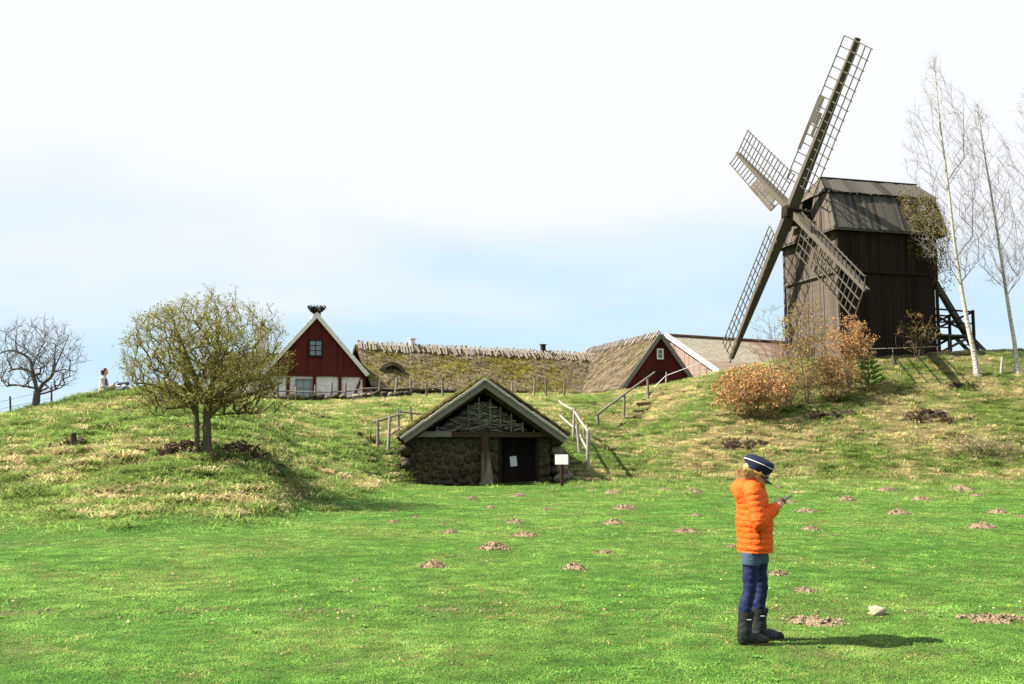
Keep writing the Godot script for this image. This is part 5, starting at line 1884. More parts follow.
# ---------------------------------------------------------------- people
# Bodies and clothes as one smooth surface each: tapered capsules joined with a smooth minimum
# and meshed as surface nets.
class Field:
	var a := PackedVector3Array()
	var ab := PackedVector3Array()
	var inv := PackedFloat32Array()
	var len_ := PackedFloat32Array()
	var ra := PackedFloat32Array()
	var rb := PackedFloat32Array()
	var flat := PackedFloat32Array()
	var pleat := PackedFloat32Array()
	var blend := 0.03
	var quilt := 0.0
	var crease := 0.0
	var folds: FastNoiseLite
	var floor_ := -1e9
	var roof_ := 1e9

	# a capsule from p to q; f scales its width across z; pl is the spacing of quilted rolls along it
	func cap(p: Vector3, q: Vector3, r0: float, r1: float, f := 1.0, pl := 0.0) -> void:
		a.append(p); ab.append(q - p)
		var l := maxf((q - p).length_squared(), 1e-9)
		inv.append(1.0 / l); len_.append(sqrt(l)); ra.append(r0); rb.append(r1); flat.append(f); pleat.append(pl)

	func at(p: Vector3) -> float:
		var d := 1e9
		var puff := 0.0
		var best := 1e9
		for k in a.size():
			var e := p - a[k]
			var t := clampf(e.dot(ab[k]) * inv[k], 0.0, 1.0)
			e -= ab[k] * t
			e.z *= flat[k]
			var c := e.length() - lerpf(ra[k], rb[k], t)
			if quilt > 0.0 and c < best:
				best = c
				puff = pow(absf(sin(PI * (p.y if pleat[k] < 0.0 else t * len_[k]) / absf(pleat[k]))), 0.4) if pleat[k] != 0.0 else 0.5
			var h := clampf(0.5 + 0.5 * (d - c) / blend, 0.0, 1.0)
			d = lerpf(d, c, h) - blend * h * (1.0 - h)
		if crease > 0.0:
			d -= crease * folds.get_noise_3d(p.x, p.y * 1.6, p.z)
		return maxf(maxf(d - quilt * puff, floor_ - p.y), p.y - roof_)

	func add_to(mb: MB, cell: float) -> void:
		var lo := Vector3.ONE * 1e9
		var hi := -lo
		for k in a.size():
			var r := maxf(ra[k], rb[k]) / minf(1.0, flat[k]) + cell * 3.0 + quilt + blend * 0.3
			for p in [a[k], a[k] + ab[k]]:
				lo = lo.min(p - Vector3.ONE * r)
				hi = hi.max(p + Vector3.ONE * r)
		lo.y = maxf(lo.y, floor_ - cell * 2.0)
		hi.y = minf(hi.y, roof_ + cell * 2.0)
		const S := 4
		var n := Vector3i(((hi - lo) / (cell * S)).ceil()) * S
		var w := n.x + 1
		var wh := w * (n.y + 1)
		var g := PackedFloat32Array()
		g.resize(wh * (n.z + 1))
		g.fill(1.0)
		var lim := cell * S * 0.95 + quilt + 0.006
		for bz in n.z / S:
			for by in n.y / S:
				for bx in n.x / S:
					var c := lo + Vector3(bx + 0.5, by + 0.5, bz + 0.5) * cell * S
					var m := at(c)
					if absf(m) > lim:
						if m < 0.0:
							for z in S + 1:
								for y in S + 1:
									for x in S + 1:
										var id0 := (bx * S + x) + (by * S + y) * w + (bz * S + z) * wh
										if g[id0] == 1.0:
											g[id0] = -1.0
						continue
					for z in S + 1:
						for y in S + 1:
							for x in S + 1:
								var id := (bx * S + x) + (by * S + y) * w + (bz * S + z) * wh
								if absf(g[id]) == 1.0:
									g[id] = at(lo + Vector3(bx * S + x, by * S + y, bz * S + z) * cell)
		var at_cell := {}
		var off := [0, 1, w, w + 1, wh, wh + 1, wh + w, wh + w + 1]
		var edges := [[0, 1], [2, 3], [4, 5], [6, 7], [0, 2], [1, 3], [4, 6], [5, 7], [0, 4], [1, 5], [2, 6], [3, 7]]
		var corner := [Vector3(0, 0, 0), Vector3(1, 0, 0), Vector3(0, 1, 0), Vector3(1, 1, 0), Vector3(0, 0, 1), Vector3(1, 0, 1), Vector3(0, 1, 1), Vector3(1, 1, 1)]
		var first := mb.v.size()
		for z in n.z:
			for y in n.y:
				var id := y * w + z * wh
				for x in n.x:
					var inside := 0
					for o in 8:
						if g[id + off[o]] < 0.0:
							inside += 1
					if inside > 0 and inside < 8:
						var sum := Vector3.ZERO
						var m := 0
						for e in edges:
							var d0 := g[id + off[e[0]]]
							var d1 := g[id + off[e[1]]]
							if (d0 < 0.0) != (d1 < 0.0):
								sum += (corner[e[0]] as Vector3).lerp(corner[e[1]], d0 / (d0 - d1))
								m += 1
						at_cell[id] = mb.vert(lo + (Vector3(x, y, z) + sum / m) * cell, Vector3.ZERO)
					id += 1
		for id: int in at_cell.keys():
			for ax in 3:
				var s: int = [1, w, wh][ax]
				var u: int = [w, wh, 1][ax]
				var t: int = [wh, 1, w][ax]
				if not (at_cell.has(id - u) and at_cell.has(id - t) and at_cell.has(id - u - t)):
					continue
				var in0 := g[id] < 0.0
				if in0 == (g[id + s] < 0.0):
					continue
				var q := [at_cell[id - u - t], at_cell[id - t], at_cell[id], at_cell[id - u]]
				if not in0:
					q.reverse()
				mb.face(q[0], q[1], q[2]); mb.face(q[0], q[2], q[3])
				var nn := (mb.v[q[2]] - mb.v[q[0]]).cross(mb.v[q[3]] - mb.v[q[1]])
				for k in 4:
					mb.n[q[k]] += nn
		for k in range(first, mb.v.size()):
			mb.n[k] = mb.n[k].normalized()


func hand(mb: MB, wrist: Vector3, palm: Vector3, out: Vector3, curl: Vector3, thumb: Vector3, scale: float) -> void:
	# palm from the wrist; four fingers fanned along the knuckle line `out`, bending towards `curl`
	var f := Field.new()
	f.blend = 0.012 * scale
	var y := (palm - wrist).normalized()
	f.cap(wrist, palm, 0.021 * scale, 0.024 * scale)
	f.cap(palm - out * 0.018 * scale, palm + out * 0.018 * scale, 0.016 * scale, 0.016 * scale)
	for k in 4:
		var o := out * (k - 1.5) * 0.0155 * scale
		var l: float = [0.03, 0.036, 0.034, 0.026][k] * scale
		var p0 := palm + o + y * 0.012 * scale
		var p1 := p0 + (y * 0.85 + curl * 0.35).normalized() * l
		var p2 := p1 + (y * 0.25 + curl * 0.9).normalized() * l * 0.75
		var p3 := p2 + (curl * 0.9 - y * 0.35).normalized() * l * 0.6
		f.cap(p0, p1, 0.0085 * scale, 0.008 * scale)
		f.cap(p1, p2, 0.008 * scale, 0.0072 * scale)
		f.cap(p2, p3, 0.0072 * scale, 0.0062 * scale)
	var t0 := wrist.lerp(palm, 0.45) + thumb * 0.016 * scale
	var t1 := t0 + (thumb * 0.7 + y * 0.7).normalized() * 0.032 * scale
	f.cap(t0, t1, 0.011 * scale, 0.0095 * scale)
	f.cap(t1, t1 + (y * 0.9 + curl * 0.3).normalized() * 0.026 * scale, 0.0095 * scale, 0.007 * scale)
	f.add_to(mb, 0.0035 * scale)


func make_child() -> void:
	var at := on(1.995, -8.33, -0.005)
	var t := thing("person", "person in orange quilted jacket, navy cap and rubber boots looking at a phone", "person", at)
	t.set_meta("group", "people")
	# local: faces +x, camera side is +z
	var SR := Vector3(-0.045, 1.235, 0.15)
	var ER := Vector3(-0.02, 0.985, 0.215)
	var WR := Vector3(0.125, 1.085, 0.12)
	var SL := Vector3(-0.015, 1.235, -0.15)
	var EL := Vector3(0.05, 1.0, -0.19)
	var WL := Vector3(0.155, 1.06, -0.045)
	var KR := Vector3(-0.085, 0.44, 0.085)
	var AR := Vector3(-0.125, 0.1, 0.095)
	var KL := Vector3(0.055, 0.44, -0.08)
	var AL := Vector3(0.04, 0.1, -0.085)
	var HR := Vector3(-0.045, 0.72, 0.075)
	var HL := Vector3(0.045, 0.72, -0.07)
	# body: trunk, limbs, neck
	var skin := plain(lin(0.5, 0.27, 0.17), 0.6)
	skin.subsurf_scatter_enabled = true
	skin.subsurf_scatter_strength = 0.1
	var b := Field.new()
	b.blend = 0.03
	b.cap(Vector3(0, 0.76, 0), Vector3(0, 1.2, 0), 0.095, 0.1, 0.85)
	b.cap(SR, ER, 0.042, 0.036); b.cap(ER, WR, 0.036, 0.026)
	b.cap(SL, EL, 0.042, 0.036); b.cap(EL, WL, 0.036, 0.026)
	b.cap(HR, KR, 0.05, 0.027); b.cap(KR, AR, 0.027, 0.022)
	b.cap(HL, KL, 0.05, 0.027); b.cap(KL, AL, 0.027, 0.022)
	b.cap(Vector3(-0.02, 1.2, 0), Vector3(0.0, 1.3, 0), 0.05, 0.048)
	var body := MB.new()
	b.add_to(body, 0.013)
	# head, bent down towards the phone
	var tilt := Basis(Vector3.BACK, deg_to_rad(-24.0))
	var hc := Vector3(0.02, 1.358, 0)
	var h := Field.new()
	h.blend = 0.022
	var hp := func(x: float, y: float, z: float) -> Vector3: return hc + tilt * Vector3(x, y, z)
	h.cap(hp.call(-0.015, 0.03, 0), hp.call(0.01, 0.03, 0), 0.088, 0.086, 1.12)
	h.cap(hp.call(0.02, -0.03, 0), hp.call(0.04, -0.075, 0), 0.062, 0.036, 1.05)
	h.cap(hp.call(0.03, -0.045, -0.025), hp.call(0.03, -0.045, 0.025), 0.045, 0.045)
	h.cap(hp.call(0.083, 0.012, 0), hp.call(0.104, -0.022, 0), 0.01, 0.014)      # nose
	h.cap(hp.call(0.078, 0.03, -0.03), hp.call(0.078, 0.03, 0.03), 0.014, 0.014)  # brow
	h.cap(hp.call(0.078, -0.052, -0.014), hp.call(0.078, -0.052, 0.014), 0.009, 0.009)  # lips
	h.cap(hp.call(0.074, -0.062, -0.012), hp.call(0.074, -0.062, 0.012), 0.009, 0.009)
	for s in [-1, 1]:
		h.cap(hp.call(-0.005, 0.012, s * 0.078), hp.call(-0.008, -0.02, s * 0.076), 0.016, 0.011, 1.6)  # ears
		h.cap(hp.call(0.055, -0.02, s * 0.04), hp.call(0.05, -0.03, s * 0.042), 0.03, 0.028)
	h.cap(Vector3(-0.015, 1.25, 0), hp.call(-0.01, -0.03, 0), 0.048, 0.05)
	h.add_to(body, 0.006)
	var RP := Vector3(0.185, 1.118, 0.066)
	var LP := Vector3(0.21, 1.11, -0.05)
	hand(body, WR + (RP - WR) * 0.1, RP, Vector3(-0.5, 0.75, -0.2).normalized(), Vector3(0.35, 0.35, -0.85).normalized(), Vector3(-0.25, 0.9, -0.25).normalized(), 1.0)
	hand(body, WL + (LP - WL) * 0.1, LP, Vector3(-0.5, 0.75, 0.2).normalized(), Vector3(0.35, 0.35, 0.85).normalized(), Vector3(-0.25, 0.9, 0.25).normalized(), 1.0)
	part("body", body.mesh(), skin, t)
	# eyes and dark glasses
	var gl := MB.new()
	for s in [-1, 1]:
		var c: Vector3 = hp.call(0.09, 0.008, s * 0.034)
		gl.box(Transform3D(tilt * Basis(UP, s * -0.35), c), Vector3(0.012, 0.034, 0.05), 0.005)
		gl.beam(hp.call(0.085, 0.014, s * 0.062), hp.call(-0.005, 0.018, s * 0.084), 0.005, 0.006)
	gl.beam(hp.call(0.097, 0.014, -0.014), hp.call(0.097, 0.014, 0.014), 0.005, 0.006)
	part("glasses", gl.mesh(), plain(lin(0.02, 0.018, 0.018), 0.25), t)
	# hair: combed back under the cap, down to the collar
	var hr := Field.new()
	hr.blend = 0.02
	hr.cap(hp.call(-0.035, 0.03, 0), hp.call(-0.01, 0.05, 0), 0.082, 0.083, 1.1)
	hr.cap(hp.call(-0.055, 0.0, 0), hp.call(-0.075, -0.04, 0), 0.052, 0.03, 0.95)
	for s in [-1, 1]:
		hr.cap(hp.call(-0.035, 0.02, s * 0.06), hp.call(-0.045, -0.05, s * 0.058), 0.026, 0.014)
		hr.cap(hp.call(0.01, 0.03, s * 0.08), hp.call(0.005, -0.045, s * 0.078), 0.014, 0.007)
		hr.cap(hp.call(-0.06, -0.02, s * 0.05), hp.call(-0.085, -0.07, s * 0.05), 0.032, 0.01)
	var hm := MB.new()
	hr.add_to(hm, 0.006)
	# strands that break the outline
	var r := rng(300)
	for k in 150:
		var s := -1.0 if r.randf() < 0.5 else 1.0
		var p: Vector3 = hp.call(r.randf_range(-0.125, -0.01), r.randf_range(-0.03, 0.03), s * r.randf_range(0.045, 0.092))
		var q := p + tilt * Vector3(r.randf_range(-0.045, 0.0), r.randf_range(-0.09, -0.03), r.randfn(0, 0.008))
		hm.tube(PackedVector3Array([p, p.lerp(q, 0.5) + Vector3(-0.006, 0, 0), q]), PackedFloat32Array([0.003, 0.0028, 0.001]), 3, false)
	part("hair", hm.mesh(), rough(lin(0.62, 0.4, 0.19), tex(0.05, 77, [[0.0, grey(0.55)], [1.0, grey(1.0)]], 128), Vector3(30, 8, 30)), t)
	# cap: soft crown, white braid, yellow band edge, shiny peak
	var navy := rough(lin(0.016, 0.022, 0.06), tex(0.06, 78, [[0.0, grey(0.7)], [1.0, grey(1.0)]], 128), Vector3(20, 20, 20))
	var cp := Node3D.new()
	cp.name = "cap"
	t.add_child(cp, true)
	cp.transform = Transform3D(tilt, hp.call(-0.008, 0.044, 0))
	var cm := MB.new()
	var prof := [[0.094, -0.035], [0.097, -0.01], [0.105, 0.01], [0.118, 0.03], [0.123, 0.052], [0.116, 0.076], [0.094, 0.094], [0.05, 0.104], [0.0, 0.106]]
	lathe(cm, prof, 28, Vector3(1.04, 1, 0.92), 0.005)
	part("crown", cm.mesh(), navy, cp)
	var bd := MB.new()
	ring_tube(bd, 0.1245, 0.048, 0.0032, Vector3(1.04, 1, 0.92))
	part("white_piping", bd.mesh(), M.paper, cp)
	var yb := MB.new()
	ring_tube(yb, 0.0985, -0.027, 0.0045, Vector3(1.04, 1, 0.92))
	part("yellow_cord", yb.mesh(), plain(lin(0.6, 0.42, 0.05), 0.5), cp)
	var pk := MB.new()
	for k in 18:
		for j in 3:
			var peak := func(i: int, q: int) -> Vector3:
				var a := deg_to_rad(lerpf(-72.0, 72.0, i / 18.0))
				var rr := 0.092 + q / 3.0 * 0.062 * pow(cos(a), 0.6)
				return Vector3(cos(a) * rr * 1.04, -0.028 - (q / 3.0) * 0.035 * pow(cos(a), 0.5), sin(a) * rr * 0.95)
			var p: Array = [peak.call(k, j), peak.call(k + 1, j), peak.call(k + 1, j + 1), peak.call(k, j + 1)]
			pk.quad(p[0], p[1], p[2], p[3])
			var dn := Vector3(0, -0.005, 0)
			pk.quad(p[3] + dn, p[2] + dn, p[1] + dn, p[0] + dn)
			if j == 2:
				pk.quad(p[3], p[2], p[2] + dn, p[3] + dn)
	part("peak", pk.mesh(), plain(lin(0.012, 0.014, 0.03), 0.3), cp)
	# jacket with quilted rolls
	var j := Field.new()
	j.blend = 0.035
	j.quilt = 0.0085
	j.crease = 0.0055
	j.folds = noise(14.0, 301, FastNoiseLite.TYPE_SIMPLEX_SMOOTH, 3)
	j.floor_ = 0.735
	var pl := -0.047
	j.cap(Vector3(-0.002, 0.7, 0), Vector3(0.0, 0.98, 0), 0.137, 0.133, 0.8, pl)
	j.cap(Vector3(0.0, 0.98, 0), Vector3(-0.02, 1.17, 0), 0.133, 0.118, 0.8, pl)
	j.cap(Vector3(-0.03, 1.225, -0.11), Vector3(-0.03, 1.225, 0.11), 0.066, 0.066, 1.0, pl)
	j.cap(SR + Vector3(0, 0.02, -0.02), SR.lerp(ER, 0.3), 0.062, 0.058, 1.0, 0.047)
	j.cap(SL + Vector3(0, 0.02, 0.02), SL.lerp(EL, 0.3), 0.062, 0.058, 1.0, 0.047)
	j.cap(Vector3(-0.03, 1.25, 0), Vector3(-0.012, 1.285, 0), 0.082, 0.075, 1.0, pl)   # collar
	j.cap(Vector3(0.035, 1.19, 0), Vector3(0.05, 1.25, 0), 0.055, 0.036, 0.8, 0.0)
	j.cap(Vector3(-0.105, 1.25, -0.065), Vector3(-0.105, 1.25, 0.065), 0.05, 0.05, 1.0, 0.0)  # hood
	j.cap(Vector3(-0.135, 1.25, -0.045), Vector3(-0.12, 1.19, 0.04), 0.044, 0.044, 1.0, 0.0)
	j.cap(Vector3(-0.09, 1.29, -0.06), Vector3(-0.03, 1.275, -0.085), 0.033, 0.025, 1.0, 0.0)
	j.cap(Vector3(-0.09, 1.29, 0.06), Vector3(-0.03, 1.275, 0.085), 0.033, 0.025, 1.0, 0.0)
	var jm := MB.new()
	j.add_to(jm, 0.0085)
	var wrinkle := tex(0.03, 79, [], 256, FastNoiseLite.TYPE_SIMPLEX_SMOOTH, 4)
	var shell := rough(lin(0.84, 0.118, 0.01), tex(0.03, 80, [[0.0, grey(0.82)], [1.0, grey(1.0)]], 256), Vector3(9, 9, 9), wrinkle, 0.5, 0.62)
	shell.metallic_specular = 0.3
	var jk := part("jacket", jm.mesh(), shell, t)
	for w in [[SR, ER, WR], [SL, EL, WL]]:
		var sl := Field.new()
		sl.blend = 0.03
		sl.quilt = 0.0085
		sl.crease = 0.006
		sl.folds = j.folds
		sl.cap(w[0], w[1], 0.064, 0.054, 1.0, 0.047)
		sl.cap(w[1], w[2], 0.055, 0.043, 1.0, 0.044)
		var slm := MB.new()
		sl.add_to(slm, 0.0085)
		part("sleeve", slm.mesh(), shell, jk)
	part("pocket_zip", solid([[Vector3(0.0, 0.82, 0.192), Vector3(-0.012, 0.935, 0.19), 0.012, 0.012]]), plain(lin(0.08, 0.02, 0.01), 0.4), jk)
	part("front_zip", solid([[Vector3(0.14, 0.75, 0.006), Vector3(0.138, 0.96, 0.006), 0.01, 0.012], [Vector3(0.138, 0.96, 0.006), Vector3(0.1, 1.17, 0.006), 0.01, 0.012], [Vector3(0.1, 1.17, 0.006), Vector3(0.088, 1.25, 0.006), 0.01, 0.012]]), plain(lin(0.08, 0.02, 0.01), 0.4), jk)
	for w in [[WR, ER], [WL, EL]]:
		var d: Vector3 = (w[0] - w[1]).normalized()
		var cu := MB.new()
		cu.tube(PackedVector3Array([w[0] + d * 0.022, w[0] + d * 0.05]), PackedFloat32Array([0.04, 0.032]), 14)
		part("cuff", cu.mesh(), shell, jk)
	var hem := MB.new()
	var hp2 := PackedVector3Array()
	# denim shorts
	var sh := Field.new()
	sh.blend = 0.04
	sh.floor_ = 0.635
	sh.roof_ = 0.745
	sh.cap(HR + Vector3(0, 0.03, 0), HR.lerp(KR, 0.5), 0.08, 0.076); sh.cap(HL + Vector3(0, 0.03, 0), HL.lerp(KL, 0.5), 0.08, 0.076)
	sh.cap(Vector3(0, 0.74, -0.04), Vector3(0, 0.74, 0.04), 0.085, 0.085)
	var shm := MB.new()
	sh.add_to(shm, 0.01)
	part("shorts", shm.mesh(), rough(lin(0.09, 0.15, 0.24), tex(0.08, 81, [[0.0, grey(0.5)], [1.0, grey(1.0)]], 256), Vector3(8, 8, 8), wrinkle, 0.6), t)
	# tights
	var tg := Field.new()
	tg.blend = 0.006
	tg.roof_ = 0.72
	tg.crease = 0.008
	tg.folds = j.folds
	tg.cap(HR, HR.lerp(KR, 0.6), 0.074, 0.06); tg.cap(HR.lerp(KR, 0.6), KR + Vector3(0.012, 0, 0), 0.06, 0.05); tg.cap(KR + Vector3(0.012, 0, 0), KR.lerp(AR, 0.4) - Vector3(0.012, 0, 0), 0.05, 0.053); tg.cap(KR.lerp(AR, 0.4) - Vector3(0.012, 0, 0), AR, 0.053, 0.036)
	var tm := MB.new()
	tg.add_to(tm, 0.009)
	var tg2 := Field.new()
	tg2.blend = 0.006
	tg2.roof_ = 0.72
	tg2.crease = 0.008
	tg2.folds = j.folds
	tg2.cap(HL, HL.lerp(KL, 0.6), 0.074, 0.06); tg2.cap(HL.lerp(KL, 0.6), KL + Vector3(0.012, 0, 0), 0.06, 0.05); tg2.cap(KL + Vector3(0.012, 0, 0), KL.lerp(AL, 0.4) - Vector3(0.012, 0, 0), 0.05, 0.053); tg2.cap(KL.lerp(AL, 0.4) - Vector3(0.012, 0, 0), AL, 0.053, 0.036)
	tg2.add_to(tm, 0.009)
	part("tights", tm.mesh(), rough(lin(0.018, 0.026, 0.1), tex(0.08, 82, [[0.0, grey(0.6)], [1.0, grey(1.0)]], 256), Vector3(10, 10, 10), wrinkle, 0.15, 0.75), t)
	# rubber boots
	var rubber := rough(lin(0.028, 0.032, 0.037), tex(0.02, 83, [[0.0, grey(0.6)], [0.5, grey(0.85)], [1.0, Color(1, 0.97, 0.9)]], 256), Vector3(4, 4, 4), wrinkle, 0.4, 0.42)
	for f in [[KR, AR, 0.16], [KL, AL, 0.06]]:
		var an: Vector3 = f[1]
		var top: Vector3 = an.lerp(f[0], 0.5)
		var bt := Node3D.new()
		bt.name = "boot"
		t.add_child(bt, true)
		var dir := Basis(UP, f[2]) * Vector3.RIGHT
		var bo := Field.new()
		bo.blend = 0.022
		bo.crease = 0.006
		bo.folds = j.folds
		bo.floor_ = 0.012
		bo.roof_ = 0.262
		var foot := Vector3(an.x, 0, an.z)
		bo.cap(Vector3(top.x, 0.28, top.z), Vector3(an.x, 0.12, an.z), 0.066, 0.052)
		bo.cap(Vector3(an.x, 0.12, an.z), Vector3(an.x - 0.012, 0.05, an.z), 0.052, 0.05)
		bo.cap(foot + Vector3(0, 0.07, 0), foot + Vector3(0, 0.048, 0) + dir * 0.1, 0.05, 0.043)
		bo.cap(foot + Vector3(0, 0.048, 0) + dir * 0.1, foot + Vector3(0, 0.042, 0) + dir * 0.168, 0.043, 0.035)
		var bm := MB.new()
		bo.add_to(bm, 0.009)
		part("shaft_and_foot", bm.mesh(), rubber, bt)
		var so := MB.new()
		for k in 16:
			for side in [0]:
				pass
		var ring := []
		for k in 20:
			var a := TAU * k / 20.0
			var l := 0.115 if cos(a) > 0 else 0.085
			ring.append(foot + dir * (0.068 + cos(a) * (l + 0.025)) + dir.cross(UP) * sin(a) * 0.05)
		for k in 20:
			var p: Vector3 = ring[k]
			var q: Vector3 = ring[(k + 1) % 20]
			so.quad(q, p, p + UP * 0.022, q + UP * 0.022)
			so.tri(foot + dir * 0.068 + UP * 0.022, q + UP * 0.022, p + UP * 0.022)
		part("sole", so.mesh(), plain(lin(0.1, 0.085, 0.03), 0.6), bt)
		var cf := MB.new()
		cf.tube(PackedVector3Array([Vector3(top.x, 0.236, top.z), Vector3(top.x, 0.268, top.z)]), PackedFloat32Array([0.066, 0.067]), 18)
		part("top_band", cf.mesh(), plain(lin(0.012, 0.012, 0.014), 0.7), bt)
		var lg := MB.new()
		lg.box(Transform3D(Basis.IDENTITY, Vector3(top.x + 0.006, 0.215, top.z + 0.0635)), Vector3(0.034, 0.006, 0.003))
		part("print", lg.mesh(), M.paper, bt)
	# the phone in the hands
	var ph := thing("phone", "slim phone held in both hands by the person in orange", "phone", at + Vector3(0.248, 1.158, 0.004))
	var pb := Basis(Vector3(0.86, 0.5, 0), Vector3(-0.5, 0.86, 0), Vector3(0, 0, 1))
	var pm := MB.new()
	pm.box(Transform3D(pb, Vector3.ZERO), Vector3(0.135, 0.009, 0.068), 0.003)
	part("case", pm.mesh(), plain(lin(0.16, 0.12, 0.07), 0.4), ph)
	var scr := MB.new()
	scr.box(Transform3D(pb, pb * Vector3(0, 0.0052, 0)), Vector3(0.125, 0.001, 0.06))
	part("screen", scr.mesh(), plain(lin(0.02, 0.022, 0.025), 0.08), ph)


func lathe(mb: MB, prof: Array, seg: int, scale: Vector3, wobble := 0.0) -> void:
	var first := mb.v.size()
	for k in prof.size():
		for s in seg:
			var a := TAU * s / seg
			var rr: float = prof[k][0] + wobble * sin(a * 3.0 + k)
			mb.vert(Vector3(cos(a) * rr, prof[k][1] + wobble * cos(a * 2.0), sin(a) * rr) * scale, Vector3(cos(a), 0.3, sin(a)).normalized())
	for k in prof.size() - 1:
		for s in seg:
			var a := first + k * seg + s
			var b := first + k * seg + (s + 1) % seg
			mb.face(a, a + seg, b + seg); mb.face(a, b + seg, b)
	mb.smooth()


func ring_tube(mb: MB, rad: float, y: float, thick: float, scale: Vector3) -> void:
	var pts := PackedVector3Array()
	var rs := PackedFloat32Array()
	for k in 33:
		var a := TAU * k / 32.0
		pts.append(Vector3(cos(a) * rad, y, sin(a) * rad) * scale)
		rs.append(thick)
	mb.tube(pts, rs, 6, false)


func make_sitter() -> void:
	var at := on(-13.9, -34.0, 0.05)
	var t := thing("person", "person with short dark hair in a pale jacket sitting on the left ridge", "person", at, 0.0, "people")
	var skin := plain(lin(0.55, 0.33, 0.24), 0.6)
	# faces +x, turned a little to the camera
	var b := Field.new()
	b.blend = 0.04
	b.cap(Vector3(0, 0.12, 0), Vector3(0.02, 0.48, 0), 0.1, 0.09, 0.8)
	b.cap(Vector3(0.02, 0.5, 0), Vector3(0.03, 0.66, 0), 0.045, 0.045)
	b.cap(Vector3(0.05, 0.12, 0.1), Vector3(0.36, 0.3, 0.16), 0.075, 0.055); b.cap(Vector3(0.36, 0.3, 0.16), Vector3(0.3, 0.06, 0.05), 0.05, 0.04)
	b.cap(Vector3(0.05, 0.12, -0.1), Vector3(0.36, 0.28, -0.16), 0.075, 0.055); b.cap(Vector3(0.36, 0.28, -0.16), Vector3(0.3, 0.06, -0.05), 0.05, 0.04)
	b.cap(Vector3(0.0, 0.5, 0.17), Vector3(0.08, 0.26, 0.22), 0.045, 0.038); b.cap(Vector3(0.08, 0.26, 0.22), Vector3(0.3, 0.24, 0.08), 0.036, 0.026)
	b.cap(Vector3(0.0, 0.5, -0.17), Vector3(0.08, 0.26, -0.2), 0.045, 0.038); b.cap(Vector3(0.08, 0.26, -0.2), Vector3(0.3, 0.22, -0.02), 0.036, 0.026)
	var body := MB.new()
	b.add_to(body, 0.014)
	var h := Field.new()
	h.blend = 0.022
	h.cap(Vector3(0.03, 0.79, 0), Vector3(0.05, 0.79, 0), 0.085, 0.085, 1.1)
	h.cap(Vector3(0.06, 0.74, 0.0), Vector3(0.08, 0.71, 0.0), 0.055, 0.036)
	h.cap(Vector3(0.13, 0.77, 0.0), Vector3(0.145, 0.755, 0.0), 0.011, 0.013)
	h.cap(Vector3(0.12, 0.725, -0.012), Vector3(0.12, 0.725, 0.012), 0.01, 0.01)
	h.cap(Vector3(0.03, 0.62, 0), Vector3(0.03, 0.74, 0), 0.045, 0.05)
	h.add_to(body, 0.009)
	hand(body, Vector3(0.27, 0.24, 0.09), Vector3(0.34, 0.23, 0.05), Vector3(0, 0.3, 0.9).normalized(), Vector3(0.4, -0.8, -0.2).normalized(), Vector3(0, 0.6, -0.6).normalized(), 1.1)
	hand(body, Vector3(0.27, 0.22, -0.03), Vector3(0.34, 0.21, -0.02), Vector3(0, 0.3, 0.9).normalized(), Vector3(0.4, -0.8, 0.2).normalized(), Vector3(0, 0.6, 0.6).normalized(), 1.1)
	part("body", body.mesh(), skin, t)
	var hr := Field.new()
	hr.blend = 0.02
	hr.cap(Vector3(-0.005, 0.8, 0), Vector3(0.02, 0.83, 0), 0.09, 0.085, 1.0)
	hr.cap(Vector3(-0.03, 0.79, 0.0), Vector3(-0.035, 0.71, 0.0), 0.08, 0.055, 0.9)
	for s in [-1, 1]:
		hr.cap(Vector3(0.03, 0.83, s * 0.06), Vector3(0.0, 0.72, s * 0.075), 0.04, 0.03)
	var hm := MB.new()
	hr.add_to(hm, 0.01)
	part("hair", hm.mesh(), plain(lin(0.03, 0.018, 0.014), 0.5), t)
	var j := Field.new()
	j.blend = 0.04
	j.floor_ = 0.1
	j.cap(Vector3(-0.03, 0.1, 0), Vector3(-0.01, 0.5, 0), 0.125, 0.115, 0.72)
	j.cap(Vector3(-0.01, 0.53, -0.13), Vector3(-0.01, 0.53, 0.13), 0.06, 0.06)
	j.cap(Vector3(0.0, 0.5, 0.17), Vector3(0.08, 0.26, 0.22), 0.06, 0.052); j.cap(Vector3(0.08, 0.26, 0.22), Vector3(0.26, 0.25, 0.1), 0.05, 0.038)
	j.cap(Vector3(0.0, 0.5, -0.17), Vector3(0.08, 0.26, -0.2), 0.06, 0.052); j.cap(Vector3(0.08, 0.26, -0.2), Vector3(0.26, 0.23, -0.04), 0.05, 0.038)
	var jm := MB.new()
	j.add_to(jm, 0.013)
	var wrinkle := tex(0.03, 85, [], 256, FastNoiseLite.TYPE_SIMPLEX_SMOOTH, 4)
	part("jacket", jm.mesh(), rough(lin(0.62, 0.6, 0.55), tex(0.03, 86, [[0.0, grey(0.75)], [1.0, grey(1.0)]], 256), Vector3(4, 4, 4), wrinkle, 1.0), t)
	var s := Field.new()
	s.blend = 0.03
	s.cap(Vector3(0.04, 0.2, 0.02), Vector3(0.045, 0.5, 0.02), 0.09, 0.085, 1.1)
	var sm := MB.new()
	s.add_to(sm, 0.013)
	part("shirt", sm.mesh(), plain(lin(0.09, 0.1, 0.2), 0.8), t)
	var l := Field.new()
	l.blend = 0.05
	l.cap(Vector3(-0.02, 0.1, -0.06), Vector3(-0.02, 0.1, 0.06), 0.13, 0.13)
	l.cap(Vector3(0.05, 0.12, 0.1), Vector3(0.36, 0.28, 0.16), 0.09, 0.068); l.cap(Vector3(0.36, 0.28, 0.16), Vector3(0.28, 0.07, 0.03), 0.064, 0.05)
